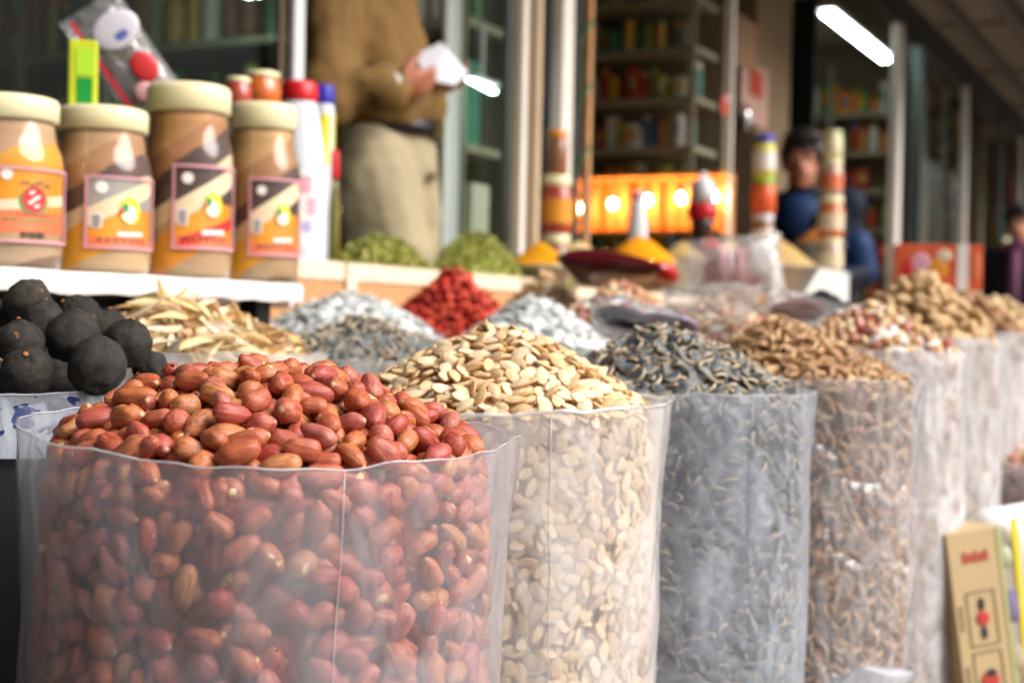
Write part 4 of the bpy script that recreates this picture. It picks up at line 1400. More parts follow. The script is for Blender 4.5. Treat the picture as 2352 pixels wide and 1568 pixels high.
def spice_jar(px, py, wpx, hpx, tj, label, bands, slope, design, lidw, seed):
    c = pixT(px, py, tj); c.z = .8462
    k = c.y / FPX
    R = wpx * k / 2; h = hpx * k
    toC = math.atan2(-c.y, -c.x)
    root = thing('spice_jar', label, 'jar', c, toC + math.pi / 2)      # local -y looks at the camera, +x to the right
    lr = lidw * k / 2
    zl = h * .845
    prof = [(R * .80, 0), (R * .93, h * .012), (R * .985, h * .05), (R, h * .10), (R * .99, h * .30), (R * .985, h * .45), (R, h * .60), (R * .965, h * .67), (R * .88, h * .73), (lr * .97, h * .79), (lr * .93, zl), (lr * .93, h * .88)]
    b = MB(); b.lathe(prof, 40, cap=False, sq=.10); b.build('jar_wall', m_jar, root)
    inner = [(r * .965, max(.003, z)) for (r, z) in prof[:-1]]
    b = MB(); b.lathe(inner, 40, sq=.10); b.build('spice_layers', layered('layers_%d' % seed, bands, slope, h, R), root)
    b = MB()
    n = 60
    lp = [(lr * .94, zl + .002), (lr, zl + .005), (lr, h * .975), (lr * .97, h * .993), (lr * .90, h)]
    V, F = [], []
    for j, (r, z) in enumerate(lp):
        for i in range(n * 2):
            a = math.pi * i / n
            rr = r + (.0005 if i % 2 and 0 < j < 3 else 0)
            V.append((rr * math.cos(a), rr * math.sin(a), z))
    n2 = n * 2
    for j in range(len(lp) - 1):
        for i in range(n2): F.append([j * n2 + i, j * n2 + (i + 1) % n2, (j + 1) * n2 + (i + 1) % n2, (j + 1) * n2 + i])
    F.append(list(range((len(lp) - 1) * n2, len(lp) * n2))); F.append(list(range(n2 - 1, -1, -1)))
    b.add(V, F, 0, True); b.build('lid', m_lid, root)
    # paper label
    zs = [p[1] for p in prof]; rs = [p[0] for p in prof]
    def RR(z):
        return float(np.interp(z, zs, rs)) * 1.012
    f = -math.pi / 2
    l0, l1 = f - .30, f + 1.22
    z0, z1 = h * .15, h * .575
    lab = MB()
    def band(q0, q1, w0, w1, col, off, rows=4, n=12):
        patch(lab, RR, l0 + (l1 - l0) * q0, l0 + (l1 - l0) * q1, z0 + (z1 - z0) * w0, z0 + (z1 - z0) * w1, off, LI[col], n, rows)
    def dsc(q, w, rx, rz, col, off):
        disc(lab, RR, l0 + (l1 - l0) * q, z0 + (z1 - z0) * w, rx * R, rz * R, off, LI[col])
    def diag(q0, w0, q1, w1, thick, col, off, n=14):
        V, F = [], []
        for i in range(n + 1):
            q = q0 + (q1 - q0) * i / n; w = w0 + (w1 - w0) * i / n
            for d in (-thick / 2, thick / 2):
                ww = min(.985, max(.015, w + d)); th = l0 + (l1 - l0) * q; z = z0 + (z1 - z0) * ww
                V.append(Vector(((RR(z) + off) * math.cos(th), (RR(z) + off) * math.sin(th), z)))
        for i in range(n): F.append([2 * i, 2 * i + 2, 2 * i + 3, 2 * i + 1])
        lab.add(V, F, LI[col], True)
    e = .0004
    if design == 'a':
        band(0, 1, 0, 1, 'tan', e)
        band(.03, .97, .42, .97, 'orange', 2 * e)
        band(.03, .97, .12, .42, 'salmon', 2 * e)
        diag(.03, .47, .97, .60, .14, 'cream', 3 * e)
        dsc(.19, .90, .10, .10, 'white', 4 * e)
        for i in range(7): diag(.34 + i * .055, .77 + .02 * math.sin(i * 2), .38 + i * .055, .80 + .02 * math.cos(i * 1.7), .035, 'navy', 4 * e, 3)
        dsc(.5, .555, .27, .25, 'green', 4 * e); dsc(.5, .575, .22, .235, 'red', 5 * e)
        for i, (q, w) in enumerate(((.47, .66), (.54, .60), (.46, .53), (.53, .48), (.5, .57))): diag(q - .03, w, q + .03, w + .02, .035, 'white', 6 * e, 3)
        for i in range(8): diag(.16 + i * .085, .30 + .012 * math.sin(i * 3), .22 + i * .085, .31, .028, 'green', 4 * e, 3)
        for i in range(6): diag(.3 + i * .07, .37, .35 + i * .07, .375, .022, 'red', 4 * e, 3)
        for i in range(9): band(.35 + i * .033, .35 + i * .033 + .015 + .008 * (i % 3 == 0), .06, .15, 'black', 4 * e, 1, 1)
        bc = 'red'
    else:
        band(0, 1, 0, 1, 'orange', e)
        band(.02, .98, .55, .98, 'grey' if design == 'b' else 'dark', 2 * e)
        diag(.02, .42, .98, .92, .26, 'cream', 3 * e)
        band(.02, .98, .03, .16, 'salmon', 3 * e)
        if design == 'c': diag(.1, .06, .97, .34, .14, 'red', 3 * e)
        dsc(.20, .84, .12, .12, 'white', 4 * e)
        dsc(.57, .53, .235, .27, 'black', 4 * e); dsc(.57, .53, .225, .26, 'yellow', 5 * e)
        dsc(.56, .49, .14, .17, 'white', 6 * e); dsc(.50, .57, .075, .10, 'green', 7 * e); dsc(.45, .52, .05, .05, 'red', 8 * e)
        diag(.40, .20, .76, .215, .05, 'white', 5 * e)
        for i in range(7): diag(.15 + i * .1, .115, .21 + i * .1, .12, .03, 'black', 5 * e, 3)
        band(.07, .21, .28, .48, 'white', 4 * e)
        for i in range(5): band(.09, .19, .30 + i * .034, .318 + i * .034, 'navy', 5 * e, 1, 3)
        bc = 'pink'
    for (q0, q1, w0, w1) in ((0, 1, 0, .03), (0, 1, .97, 1), (0, .035, .03, .97), (.965, 1, .03, .97)):
        band(q0, q1, w0, w1, bc if bc == 'pink' else 'pink', 9 * e)
    lab.build('paper_label', LBL, root)
    return root, c, h, R


B2 = [(0, '#c0a27c'), (.17, '#eaa220'), (.41, '#e2cca4'), (.51, '#5a4034'), (.66, '#a87c54'), (.80, '#bc966a')]
B1 = [(0, '#7a5a48'), (.07, '#b0967a'), (.22, '#d0804a'), (.40, '#dcb888'), (.52, '#e09a1c'), (.72, '#b8946e')]
B3 = [(0, '#b39570'), (.15, '#e69424'), (.36, '#c4a074'), (.42, '#e2cca4'), (.53, '#503a30'), (.68, '#a87444'), (.80, '#bc8850')]
B4 = [(0, '#b39570'), (.17, '#eaa420'), (.36, '#d8b88a'), (.45, '#5a4034'), (.57, '#a87a4c'), (.74, '#c09660')]
spice_jar(14, 610, 252, 392, -1.215, 'orange-labelled spice jar with red oval, cut by the left edge', B1, .10, 'a', 222, 1)
j2, c2, h2, R2 = spice_jar(230, 620, 228, 378, -1.215, 'squat layered spice jar under the yellow-green box', B2, .17, 'b', 202, 2)
spice_jar(427, 634, 208, 441, -1.215, 'tallest layered spice jar in the middle of the shelf', B3, .19, 'c', 188, 3)
spice_jar(597, 645, 176, 408, -1.215, 'slim layered spice jar at the end of the shelf', B4, .17, 'd', 152, 4)

# yellow-green box standing on the second jar
c = Vector((c2.x, c2.y, c2.z + h2 + .0005))
k = c.y / FPX
bx = thing('small_box', 'yellow-green translucent box standing on a jar lid', 'box', c + Vector((-.024, 0, 0)), .25)
m_lime_pl = pbr('lime_plastic', '#d6e22a', .3, var=.08, trans=.25)
b = MB(); b.box((0, 0, 78 * k), (64 * k, 36 * k, 156 * k), 0, 0, .003); b.build('box_body', m_lime_pl, bx)
b = MB(); b.box((.002, -19 * k, 40 * k), (34 * k, .001, 58 * k)); b.build('green_print', pbr('green_print', '#118a2e', .4), bx)
b = MB(); b.box((.002, -19 * k, 105 * k), (38 * k, .001, 60 * k)); b.build('pale_print', pbr('pale_green_print', '#a9d62c', .4), bx)

# big clear packet leaning behind the jars
def pillow(w, h, d, n=14, m=18, wr=.0):
    V, F = [], []
    for side in (1, -1):
        for j in range(m + 1):
            for i in range(n + 1):
                u, v = -1 + 2 * i / n, -1 + 2 * j / m
                z = d / 2 * max(0, (1 - abs(u) ** 3)) ** .6 * max(0, (1 - abs(v) ** 4)) ** .6
                z += wr * nz3((u, v, side), 3, 1) * (1 - abs(u)) * (1 - abs(v))
                V.append((u * w / 2 * (1 - .04 * (1 - abs(v))), side * z, v * h / 2))
    o = (n + 1) * (m + 1)
    for j in range(m):
        for i in range(n):
            q = [j * (n + 1) + i, j * (n + 1) + i + 1, (j + 1) * (n + 1) + i + 1, (j + 1) * (n + 1) + i]
            F.append(q[::-1]); F.append([a + o for a in q])
    return V, F


m_packfill = pbr('packet_filling', '#5d4a3c', .8, var=.5, scale=60, bump=.6)
pc = pixT(300, 158, -1.34)
k = pc.y / FPX
pk = thing('leaning_packet', 'clear packet with red stripe and blue oval leaning behind the jars', 'packet', pc, .2)
pk.rotation_euler = (.12, math.radians(-36), .2)
V, F = pillow(150 * k, 330 * k, .05)
b = MB(); b.add(V, F, 0, True); b.build('film', plclear, pk)
V, F = pillow(118 * k, 230 * k, .038)
b = MB(); b.add([(x, y, z - .02) for x, y, z in V], F, 0, True); b.build('contents', m_packfill, pk)
b = MB(); b.box((-52 * k, -.021, 0), (10 * k, .002, 300 * k)); b.build('red_stripe', pbr('red_print', '#c02434', .4), pk)
for nm, (x, z, rx, rz), mt in (('white_oval', (20, 85, 56, 42), '#c9c6cf'), ('blue_oval', (22, 75, 40, 26), '#5a63a8'), ('red_oval', (26, -15, 30, 36), '#c22a2c'), ('pink_oval', (-6, -60, 24, 22), '#cf9a9a')):
    b = MB(); b.ell((x * k, -.027, z * k), (rx * k, .004, rz * k), 20, 8); b.build(nm, pbr('print_' + nm, mt, .4), pk)

# small jars behind the slim jar, bottles beside it
def small_jar(name, base, R, h, body, lid, label, group=None, cat='jar', lab=None):
    r_ = thing(name, label, cat, base, random.uniform(0, 6), group)
    b = MB(); b.lathe([(R * .9, 0), (R, .004), (R, h * .7), (R * .86, h * .78), (R * .86, h * .82)], 24); b.build('jar_body', body, r_)
    b = MB(); b.lathe([(R * .90, h * .822), (R * .92, h * .84), (R * .92, h * .985), (R * .86, h)], 24); b.build('lid', lid, r_)
    if lab:
        b = MB(); b.lathe([(R * 1.012, h * .18), (R * 1.012, h * .6)], 24, cap=False); b.build('paper_label', lab, r_)
    return r_


m_orangefill = pbr('orange_spice', '#c9641e', .35, coat=.6, var=.2)
m_redfill = pbr('red_spice', '#a9402c', .35, coat=.6, var=.25)
m_brownfill = pbr('brown_spice', '#8a5a3c', .35, coat=.6, var=.2)
m_yel = pbr('yellow_cap', '#d8cf3a', .4)
m_capred = pbr('red_cap', '#c9141c', .35)
m_capblue = pbr('blue_cap', '#2a2aa8', .35)
m_bottle = pbr('white_bottle', '#d3d6dc', .4, var=.04)
for (px, py, t, w, h, body, lab) in ((546, 243, -1.33, 62, 70, m_redfill, 'cream-lidded small jar half hidden by the slim spice jar'),
                                     (600, 243, -1.38, 88, 84, m_orangefill, 'orange small jar with cream lid above the slim spice jar')):
    c = pixT(px, py, t); k = c.y / FPX
    base = Vector((c.x, c.y, .846))
    lower = small_jar('small_jar', base, w * k / 2, c.z - .846 - .001, m_brownfill, m_lid, lab.replace('small jar', 'lower small jar').replace('cream-lidded', 'cream-lidded brown').replace('orange ', 'brown '))
    small_jar('small_jar', Vector((c.x, c.y, c.z)), w * k / 2, h * k * .9, body, m_lid, lab)


def bottle(name, px, base_z, t, ytop, w, label, prof, mats, group=None, prints=()):
    c = pixT(px, 590, t); k = c.y / FPX
    ztop = CAMZ + (pixT(px, ytop, t).z - CAMZ)
    h = ztop - base_z; R = w * k / 2
    r_ = thing(name, label, 'bottle', (c.x, c.y, base_z), math.atan2(-c.y, -c.x) + math.pi / 2, group)
    for nm, pr, mt in prof:
        b = MB(); b.lathe([(a * R, z * h) for a, z in pr], 28, sq=.12 if nm == 'bottle_body' else 0); b.build(nm, mats[mt], r_)
    for (nm, q0, q1, w0, w1, mt, off) in prints:
        b = MB(); patch(b, lambda z: R * 1.01, -math.pi / 2 + q0, -math.pi / 2 + q1, w0 * h, w1 * h, off, 0, 10); b.build(nm, mt, r_)
    return r_


BODY = ('bottle_body', [(.85, 0), (.98, .02), (1, .1), (1, .55), (.96, .66), (.70, .86), (.62, .905)], 'w')
CAP = ('cap', [(.66, .907), (.68, .915), (.68, .985), (.6, 1.0)], 'c')
bottle('plastic_bottle', 680, .842, -1.51, 188, 128, 'white bottle with red cap and pink floral label', [BODY, CAP], {'w': m_bottle, 'c': m_capred},
       prints=(('paper_label', -.5, 1.2, .22, .58, pbr('label_white', '#e8e4de', .45), .0006), ('pink_print', 0.1, .5, .47, .55, LB['pink'], .0014), ('pink_print', .35, .8, .37, .45, LB['pink'], .0014), ('violet_print', .2, .55, .29, .34, pbr('violet_print', '#a9a0c8', .5), .0014)))
bottle('plastic_bottle', 735, .842, -1.575, 196, 56, 'white bottle with blue cap and yellow label', [('bottle_body', [(.9, 0), (1, .02), (1, .86), (.9, .9), (.85, .91)], 'w'), ('cap', [(.9, .912), (.92, .92), (.92, .985), (.85, 1)], 'c')],
       {'w': m_bottle, 'c': m_capblue}, prints=(('yellow_label', -.9, 1.3, .62, .86, LB['yellow'], .0006),))
bottle('oil_bottle', 764, .842, -1.55, 345, 30, 'thin olive oil bottle with red cap by the herbs', [('bottle_body', [(.9, 0), (1, .03), (1, .6), (.7, .75), (.55, .8)], 'w'), ('cap', [(.7, .802), (.75, .82), (.75, .98), (.6, 1)], 'c')],
       {'w': pbr('olive_oil', '#6d6420', .15, coat=.8, var=.2), 'c': m_capred})

# ------------------------------------------------------------------ crate of herbs
cr = thing('herb_crate', 'shallow pale wooden crate holding green dried herbs', 'crate', P(2.4, -1.5, .816))
inv = Matrix.Translation(cr.location).inverted()
sA, sB = sT(670, -1.42), 3.02
for nm, mt, a in (('front_board', m_woodpale, (sA, sB, -1.43, -1.415, .868, .900)), ('front_board', m_wood, (sA + .01, sB, -1.428, -1.417, .817, .866)),
                  ('back_board', m_woodpale, (sA, sB, -1.600, -1.588, .817, .90)), ('floor_board', m_wood, (sA, sB, -1.587, -1.432, .817, .836)),
                  ('side_board', m_white, (sA - .012, sA - .001, -1.60, -1.415, .817, .902)), ('side_board', m_woodpale, (sB + .001, sB + .012, -1.60, -1.415, .817, .90))):
    o = pb(nm, mt, cr, *a, bev=.002); o.matrix_parent_inverse = inv
for s in (sA + .15, sA + .5, sA + .85):
    o = pb('batten', m_woodpale, cr, s, s + .03, -1.4145, -1.409, .817, .899); o.matrix_parent_inverse = inv

m_herb = seed_mat('dried_herb', ['#7f8a38', '#9aa04a', '#66762e', '#b8ae5e', '#8b9440', '#c9bb78', '#566a30'], rough=.8, spec=.2)


def leaf_heap(name, label, c, r, h, mat, n, size, seed, fl=1.0, core=True):
    """heap of crumbled leaf: thousands of tiny flakes over a solid body"""
    rr = np.random.default_rng(seed)
    u = np.sqrt(rr.uniform(0, 1, n)) * 1.0; a = rr.uniform(0, 2 * math.pi, n)
    hz = h * (1 - u ** 1.9) + rr.normal(0, size * .35, n)
    ctr = np.stack([u * r * np.cos(a), u * r * np.sin(a) * fl, np.maximum(hz, 0.0)], 1)
    d1 = rr.normal(size=(n, 3)); d1 /= np.linalg.norm(d1, axis=1)[:, None]
    d2 = rr.normal(size=(n, 3)); d2 -= d1 * (d1 * d2).sum(1)[:, None]; d2 /= np.linalg.norm(d2, axis=1)[:, None]
    L = size * rr.uniform(.5, 1.3, n)[:, None]; W = L * rr.uniform(.3, .7, n)[:, None]
    V = np.stack([ctr - d1 * L, ctr + d2 * W, ctr + d1 * L, ctr - d2 * W], 1).reshape(-1, 3)
    F = np.arange(n * 4).reshape(n, 4)
    m = 40; Vc, Fc = [], []
    for j in range(9):
        q = j / 8
        for i in range(m):
            t = 2 * math.pi * i / m
            Vc.append((r * q * math.cos(t), r * q * math.sin(t) * fl, h * (1 - q ** 1.9) - size * .5))
    for j in range(8):
        for i in range(m): Fc.append((j * m + i, (j + 1) * m + i, (j + 1) * m + (i + 1) % m, j * m + (i + 1) % m))
    V = np.vstack([V, np.array(Vc)]); F = np.vstack([F, np.array(Fc) + n * 4])
    o = link(name, mesh_from(name, V, F, [mat], None, {'lc': V, 'edge': np.zeros(len(V))}, smooth=False), None, c)
    return tag(o, label, 'herbs', None, 'stuff')


for (px, pk_, t, rpx, zb, seed, lab) in ((880, 545, -1.508, 105, .838, 1, 'heap of dried green herbs by the thin oil bottle'), (1100, 540, -1.508, 104, .838, 2, 'tallest heap of dried green herbs in the crate'),
                                     (1245, 586, -1.50, 60, .838, 3, 'small heap of dried green herbs at the far end of the crate')):
    top = pixT(px, pk_, t); k = top.y / FPX
    ho = leaf_heap('herb_heap', lab, (top.x, top.y, zb), rpx * k * 2.6, top.z - zb, m_herb, 5600, .0078, seed, .08 / (rpx * k * 2.6)); ho.rotation_euler = (0, 0, ANG)

# ------------------------------------------------------------------ spice cones
m_bowl = pbr('steel_bowl', '#a8a49c', .35, metal=.6, var=.1)


def cone(px, pk_, t, hw, zb, mat, label, seed, sharp=1.0):
    top = pixT(px, pk_, t); k = top.y / FPX
    zb0 = zb
    zb = max(zb0 + .014, top.z - hw * k * .78)      # powder stands at its angle of rest, in a bowl on the counter
    h = top.z - zb
    # the visible half width holds over the visible drop; carry the slope on to the tray
    r = hw * k
    V, F = [], []; n, m = 44, 12
    for j in range(m + 1):
        q = j / m
        for i in range(n):
            a = 2 * math.pi * i / n
            z = h * (1 - (q * q + .012) ** .5 * (1 if sharp == 1 else .55 + .45 * q)) + h * .04 * nz3((math.cos(a) * q, math.sin(a) * q, 0), 2.2, seed + 9)
            d = 1 + .05 * nz3((math.cos(a) * q, math.sin(a) * q, z * 8), 2.5, seed)
            V.append((r * q * math.cos(a) * d, r * q * math.sin(a) * d, max(0, z)))
    for j in range(m):
        for i in range(n): F.append([j * n + i, (j + 1) * n + i, (j + 1) * n + (i + 1) % n, j * n + (i + 1) % n])
    root = thing('spice_cone', label, 'spice', (top.x, top.y, zb), 0)
    hb = zb - zb0
    b = MB(); b.add(V, F, 0, True); b.build('powder', mat, root)
    b = MB(); b.lathe([(r * .6, -hb + .0005), (r * .75, -hb * .6), (r * .98, -.004), (r * 1.05, .004), (r * 1.02, .006), (r * .97, -.003)], 40); b.build('bowl', m_bowl, root)
    return root


def powder(n, c): return pbr('powder_' + n, c, .95, var=.14, scale=60, bump=.5, spec=.1)


ZC = .886
cone(1243, 548, -1.47, 88, ZC, powder('turmeric', '#c98a14'), 'dull yellow spice cone next to the herb crate', 1)
cone(1330, 545, -1.51, 84, ZC, powder('beige', '#c9b384'), 'pale beige spice cone behind the yellow one', 2)
cone(1470, 538, -1.47, 92, ZC, powder('saffron', '#dd9010'), 'bright orange-yellow spice cone under the white bottle', 3, 1.3)
cone(1568, 548, -1.52, 62, ZC, powder('tan', '#b79a62'), 'low tan spice cone below the red and white jug', 4)
cone(1632, 540, -1.46, 48, ZC, powder('chilli', '#b8301a'), 'small red chilli cone below the red and white jug', 5)
cone(1672, 545, -1.53, 46, ZC, powder('straw', '#c9a95c'), 'small straw coloured spice cone', 6)
cone(1772, 528, -1.47, 112, ZC, powder('ginger', '#b59660'), 'large tan spice cone below the banded jar tower', 7)
cone(2296, 588, -1.46, 52, ZC, powder('paprika', '#cf4a16'), 'red-orange spice cone at the far right', 9)
cone(2120, 575, -1.48, 60, ZC, powder('mustard', '#b08a3a'), 'mustard spice cone behind the printed carton', 10)
# white box with a cone on it
p0, p1 = pixT(1812, 690, -1.33), pixT(1984, 606, -1.33)
wb = thing('white_box', 'white open-topped box under the orange-brown spice cone', 'box', P(ST(p0)[0], -1.45, .886))
inv = Matrix.Translation(wb.location).inverted()
s0, s1_ = ST(p0)[0], ST(p1)[0]
ztop = 1.025
for nm, a in (('front_panel', (s0, s1_, -1.40, -1.388, .8865, ztop)), ('back_panel', (s0, s1_, -1.598, -1.588, .8865, ztop)), ('side_panel', (s0, s0 + .01, -1.587, -1.401, .8865, ztop)),
              ('side_panel', (s1_ - .01, s1_, -1.587, -1.401, .8865, ztop)), ('lid_panel', (s0 + .011, s1_ - .011, -1.586, -1.402, ztop - .02, ztop - .01))):
    o = pb(nm, m_cover, wb, *a, bev=.002); o.matrix_parent_inverse = inv
cone(1880, 515, -1.53, 62, ztop - .009, powder('cumin', '#b8743c'), 'orange-brown spice cone on the white box', 8)

# ------------------------------------------------------------------ jar towers and bottles on the counter
def tower(px, ytop, t, wpx, segs, where, zbase=.8865):
    c = pixT(px, 600, t); k = c.y / FPX; zt = pixT(px, ytop, t).z
    z = zbase; tot = sum(s[0] for s in segs); H = zt - z
    for (fr, wf, body, lid, lab, pl) in segs:
        h = H * fr / tot
        small_jar('stacked_jar', Vector((c.x, c.y, z + .0003)), wpx * k / 2 * wf, h - .0006, body, lid, lab + ' ' + where, 'jars stacked ' + where, 'jar', pl)
        z += h


m_orcap = pbr('orange_cap', '#d8861c', .4)
m_clearjar = pbr('pale_jar', '#b9a08c', .25, coat=.6, var=.1)
tower(1275, 298, -1.565, 68, [(1.15, 1.05, m_brownfill, m_lid, 'lowest brown jar', LB['cream']), (1.2, 1.1, m_redfill, m_lid, 'middle red-orange jar', LB['orange']), (.95, .72, m_brownfill, m_orcap, 'orange-capped top jar', None)], 'in the tower by the cream column')
tower(1750, 308, -1.565, 52, [(1.1, .9, m_clearjar, m_bottle, 'lowest pale jar', None), (.9, 1.0, m_brownfill, m_bottle, 'brown jar with white lid', LB['white']), (.8, 1.08, pbr('orange_tub', '#d8602a', .4), pbr('green_lid', '#8fb82a', .4), 'orange tub', None),
      (.95, .98, pbr('yellow_tub', '#d8cf5a', .4), m_capblue, 'yellow tub with blue lid on top', LB['white'])], 'in the banded tower')
tower(1906, 298, -1.44, 56, [(1., 1.05, m_clearjar, m_lid, 'lowest pale jar', LB['cream']), (1.15, 1.05, m_orangefill, m_lid, 'orange jar', LB['cream']), (1., .9, m_clearjar, m_lid, 'pale jar', LB['salmon']), (.8, .8, m_lid, m_lid, 'cream tub on top', None)], 'in the tower before the man in blue', ztop - .0095)
tower(2306, 545, -1.56, 28, [(1., 1., m_redfill, m_lid, 'lower red jar', LB['white']), (.9, .9, m_orangefill, m_lid, 'upper orange jar', None)], 'in the small far tower')
bottle('plastic_bottle', 1463, .886, -1.575, 438, 46, 'plain white bottle with pink cap before the orange bulbs', [BODY, CAP], {'w': m_bottle, 'c': LB['pink']})
c = pixT(1613, 500, -1.56); k = c.y / FPX
jg = thing('serving_jug', 'white jug with red band and dark foot before the orange bulbs', 'jug', (c.x, c.y, .886))
zz = lambda y: pixT(1613, y, -1.56).z - .886
b = MB(); b.lathe([(16 * k, 0), (24 * k, .004), (24 * k, zz(520)), (30 * k, zz(505))], 24); b.build('foot', pbr('dark_foot', '#3a241c', .4), jg)
b = MB(); b.lathe([(30 * k, zz(504)), (36 * k, zz(495)), (36 * k, zz(478)), (31 * k, zz(470))], 24); b.build('red_band', m_capred, jg)
b = MB(); b.lathe([(30 * k, zz(469)), (28 * k, zz(440)), (27 * k, zz(425)), (18 * k, zz(412)), (8 * k, zz(406)), (9 * k, zz(398)), (4 * k, zz(394))], 24); b.build('jug_body', m_bottle, jg)
b = MB(); b.tube([Vector((-28 * k, 0, zz(462))), Vector((-44 * k, 0, zz(450))), Vector((-42 * k, 0, zz(430))), Vector((-26 * k, 0, zz(424)))], 3 * k, 8); b.build('handle', m_bottle, jg)
# red tag hanging on the shop's upright, round mirror-like lamp on the brown wall
c = pixT(1665, 242, -1.64); k = c.y / FPX
tg = thing('hanging_tag', 'small red and pink tag hanging by the shelf upright', 'tag', c, ANG)
b = MB(); b.box((0, 0, 0), (48 * k, .004, 44 * k), 0, 0, .001); b.build('card', pbr('tag_red', '#b8482e', .5), tg)
b = MB(); b.box((8 * k, -.004, 16 * k), (30 * k, .003, 14 * k)); b.build('pink_edge', LB['pink'], tg)
b = MB(); b.tube([Vector((0, 0, 22 * k)), Vector((0, 0, 2.42 - c.z))], .0015, 5); b.build('string', m_cover, tg)
c = pixT(1716, 275, -1.84); k = c.y / FPX
lp = thing('steel_bell', 'shiny steel oval hung on the brown wall', 'fitting', c, ANG)
b = MB(); b.ell((0, 0, 0), (14 * k, 9 * k, 30 * k), 16, 10); b.build('steel_body', pbr('bright_steel', '#d8d8d8', .12, metal=1.), lp)
b = MB(); b.tube([Vector((0, .0, 28 * k)), Vector((0, .03, 40 * k))], 3 * k, 6); b.build('hook', m_darkmetal, lp)

# ------------------------------------------------------------------ packets lying on the bags
m_maroon = pbr('maroon_film', '#4a0c14', .22, coat=.8, var=.35, scale=30, bump=.5)
def soft_packet(name, label, p, w, h, d, mat, rot, parts=(), seed=1, wr=.01):
    r_ = thing(name, label, 'packet', p); r_.rotation_euler = rot
    V, F = pillow(w, h, d, 18, 18, 0)
    V = [(x + .12 * w * nz3((x / w, 0, z / h), 2.4, seed) * .2, y + wr * nz3((x * 14, y * 9, z * 14), 1, seed), z + wr * .6 * nz3((x * 11, 2, z * 11), 1, seed + 3)) for x, y, z in V]
    b = MB(); b.add(V, F, 0, True); b.build('film', mat, r_)
    for nm, c_, dd, mt in parts:
        b = MB(); b.ell(c_, dd, 18, 8); b.build(nm, mt, r_)
    return r_


H90 = math.pi / 2
p = pixY(1415, 622, 2.72); k = p.y / FPX
soft_packet('maroon_packet', 'shiny dark maroon packet lying behind the mixed nuts', p, 250 * k, .16, 66 * k, m_maroon, (H90 - .2, .05, -.3), seed=3, wr=.012,
            parts=(('red_end', (110 * k, .0, 0), (.03, 24 * k, .06), pbr('bright_red_film', '#b8161c', .25, coat=.6)),))
p = pixY(1690, 612, 2.86); k = p.y / FPX
soft_packet('striped_packet', 'clear packet with pink stripes standing on the brown nuts', p, 220 * k, 140 * k, .07, plclear, (.15, -.12, .1), seed=5, wr=.012,
            parts=(('contents', (0, 0, -8 * k), (78 * k, .022, 50 * k), pbr('pink_contents', '#cf9a94', .6, var=.3, scale=40)), ('white_print', (55 * k, -.018, 12 * k), (38 * k, .012, 42 * k), pbr('white_print', '#e3dfda', .4)),
                   ('pink_stripe', (-38 * k, -.02, 5 * k), (6 * k, .01, 44 * k), LB['pink']), ('pink_stripe', (0, -.023, 5 * k), (6 * k, .01, 46 * k), LB['pink'])))
p = pixY(1465, 735, 1.85); k = p.y / FPX
soft_packet('dark_packet', 'dark packet with purple edge lying behind the dark seeds', p, 220 * k, .12, 60 * k, plclear, (H90 - .25, .10, -.2), seed=7, wr=.012,
            parts=(('dark_contents', (-35 * k, 0, 0), (76 * k, 19 * k, .046), pbr('dark_packet_film', '#2c2530', .5, coat=.2, var=.4, scale=40, bump=.6)), ('purple_edge', (70 * k, -3 * k, .01), (76 * k, 12 * k, .045), pbr('lilac_film', '#b9a4c0', .25, coat=.4)),))
p = pixY(1625, 705, 2.20); k = p.y / FPX
soft_packet('loose_film', 'loose crumpled clear film lying over the nuts', p, 210 * k, .15, 72 * k, plclear, (H90 - .3, .1, -.1), seed=9, wr=.02)
p = pixY(1830, 712, 2.42); k = p.y / FPX
soft_packet('loose_film', 'second sheet of clear film between the brown and mixed nuts', p, 180 * k, .14, 40 * k, plclear, (H90 - .25, .16, .2), seed=12, wr=.016,
            parts=(('contents', (0, 0, -.0), (62 * k, 12 * k, .05), pbr('reddish_nuts', '#8a4a3c', .6, var=.5, scale=90)),))

# printed carton behind the unshelled peanuts
p = pixY(2150, 668, 3.55); k = p.y / FPX
z0 = p.z
ct = thing('wooden_block', 'plain wooden crate under the orange printed carton', 'crate', (p.x, p.y, .0), -.15)
b = MB(); b.box((0, 0, z0 / 2), (.2, .13, z0 - .006), 0, 0, .004); b.build('crate_body', m_wood, ct)
for zq in np.linspace(.1, .95, 6):
    b = MB(); b.box((0, -.069, z0 * zq), (.196, .006, z0 * .10)); b.build('slat', m_woodpale, ct)
pc_ = thing('printed_carton', 'orange and red printed carton with a white band behind the unshelled peanuts', 'carton', (p.x, p.y, z0), -.15)
w, h = 190 * k, 104 * k
b = MB(); b.box((0, 0, h / 2), (w, .09, h), 0, 0, .003); b.build('carton_body', pbr('carton_orange', '#d2582c', .5, var=.2, scale=18), pc_)
b = MB(); b.box((w * .27, 0, h / 2), (w * .13, .093, h * 1.012)); b.build('white_band', LB['white'], pc_)
for (x, z, rx, rz, mt) in ((-.22, .55, .13, .28, LB['pink']), (-.02, .45, .12, .25, LB['orange']), (-.36, .4, .08, .3, LB['red']), (.05, .75, .1, .14, LB['cream']), (.42, .5, .06, .35, LB['salmon']), (-.2, .3, .06, .1, LB['white'])):
    b = MB(); b.ell((x * w, -.0455, z * h), (rx * w, .0022, rz * h), 18, 6); b.build('print_shape', mt, pc_)

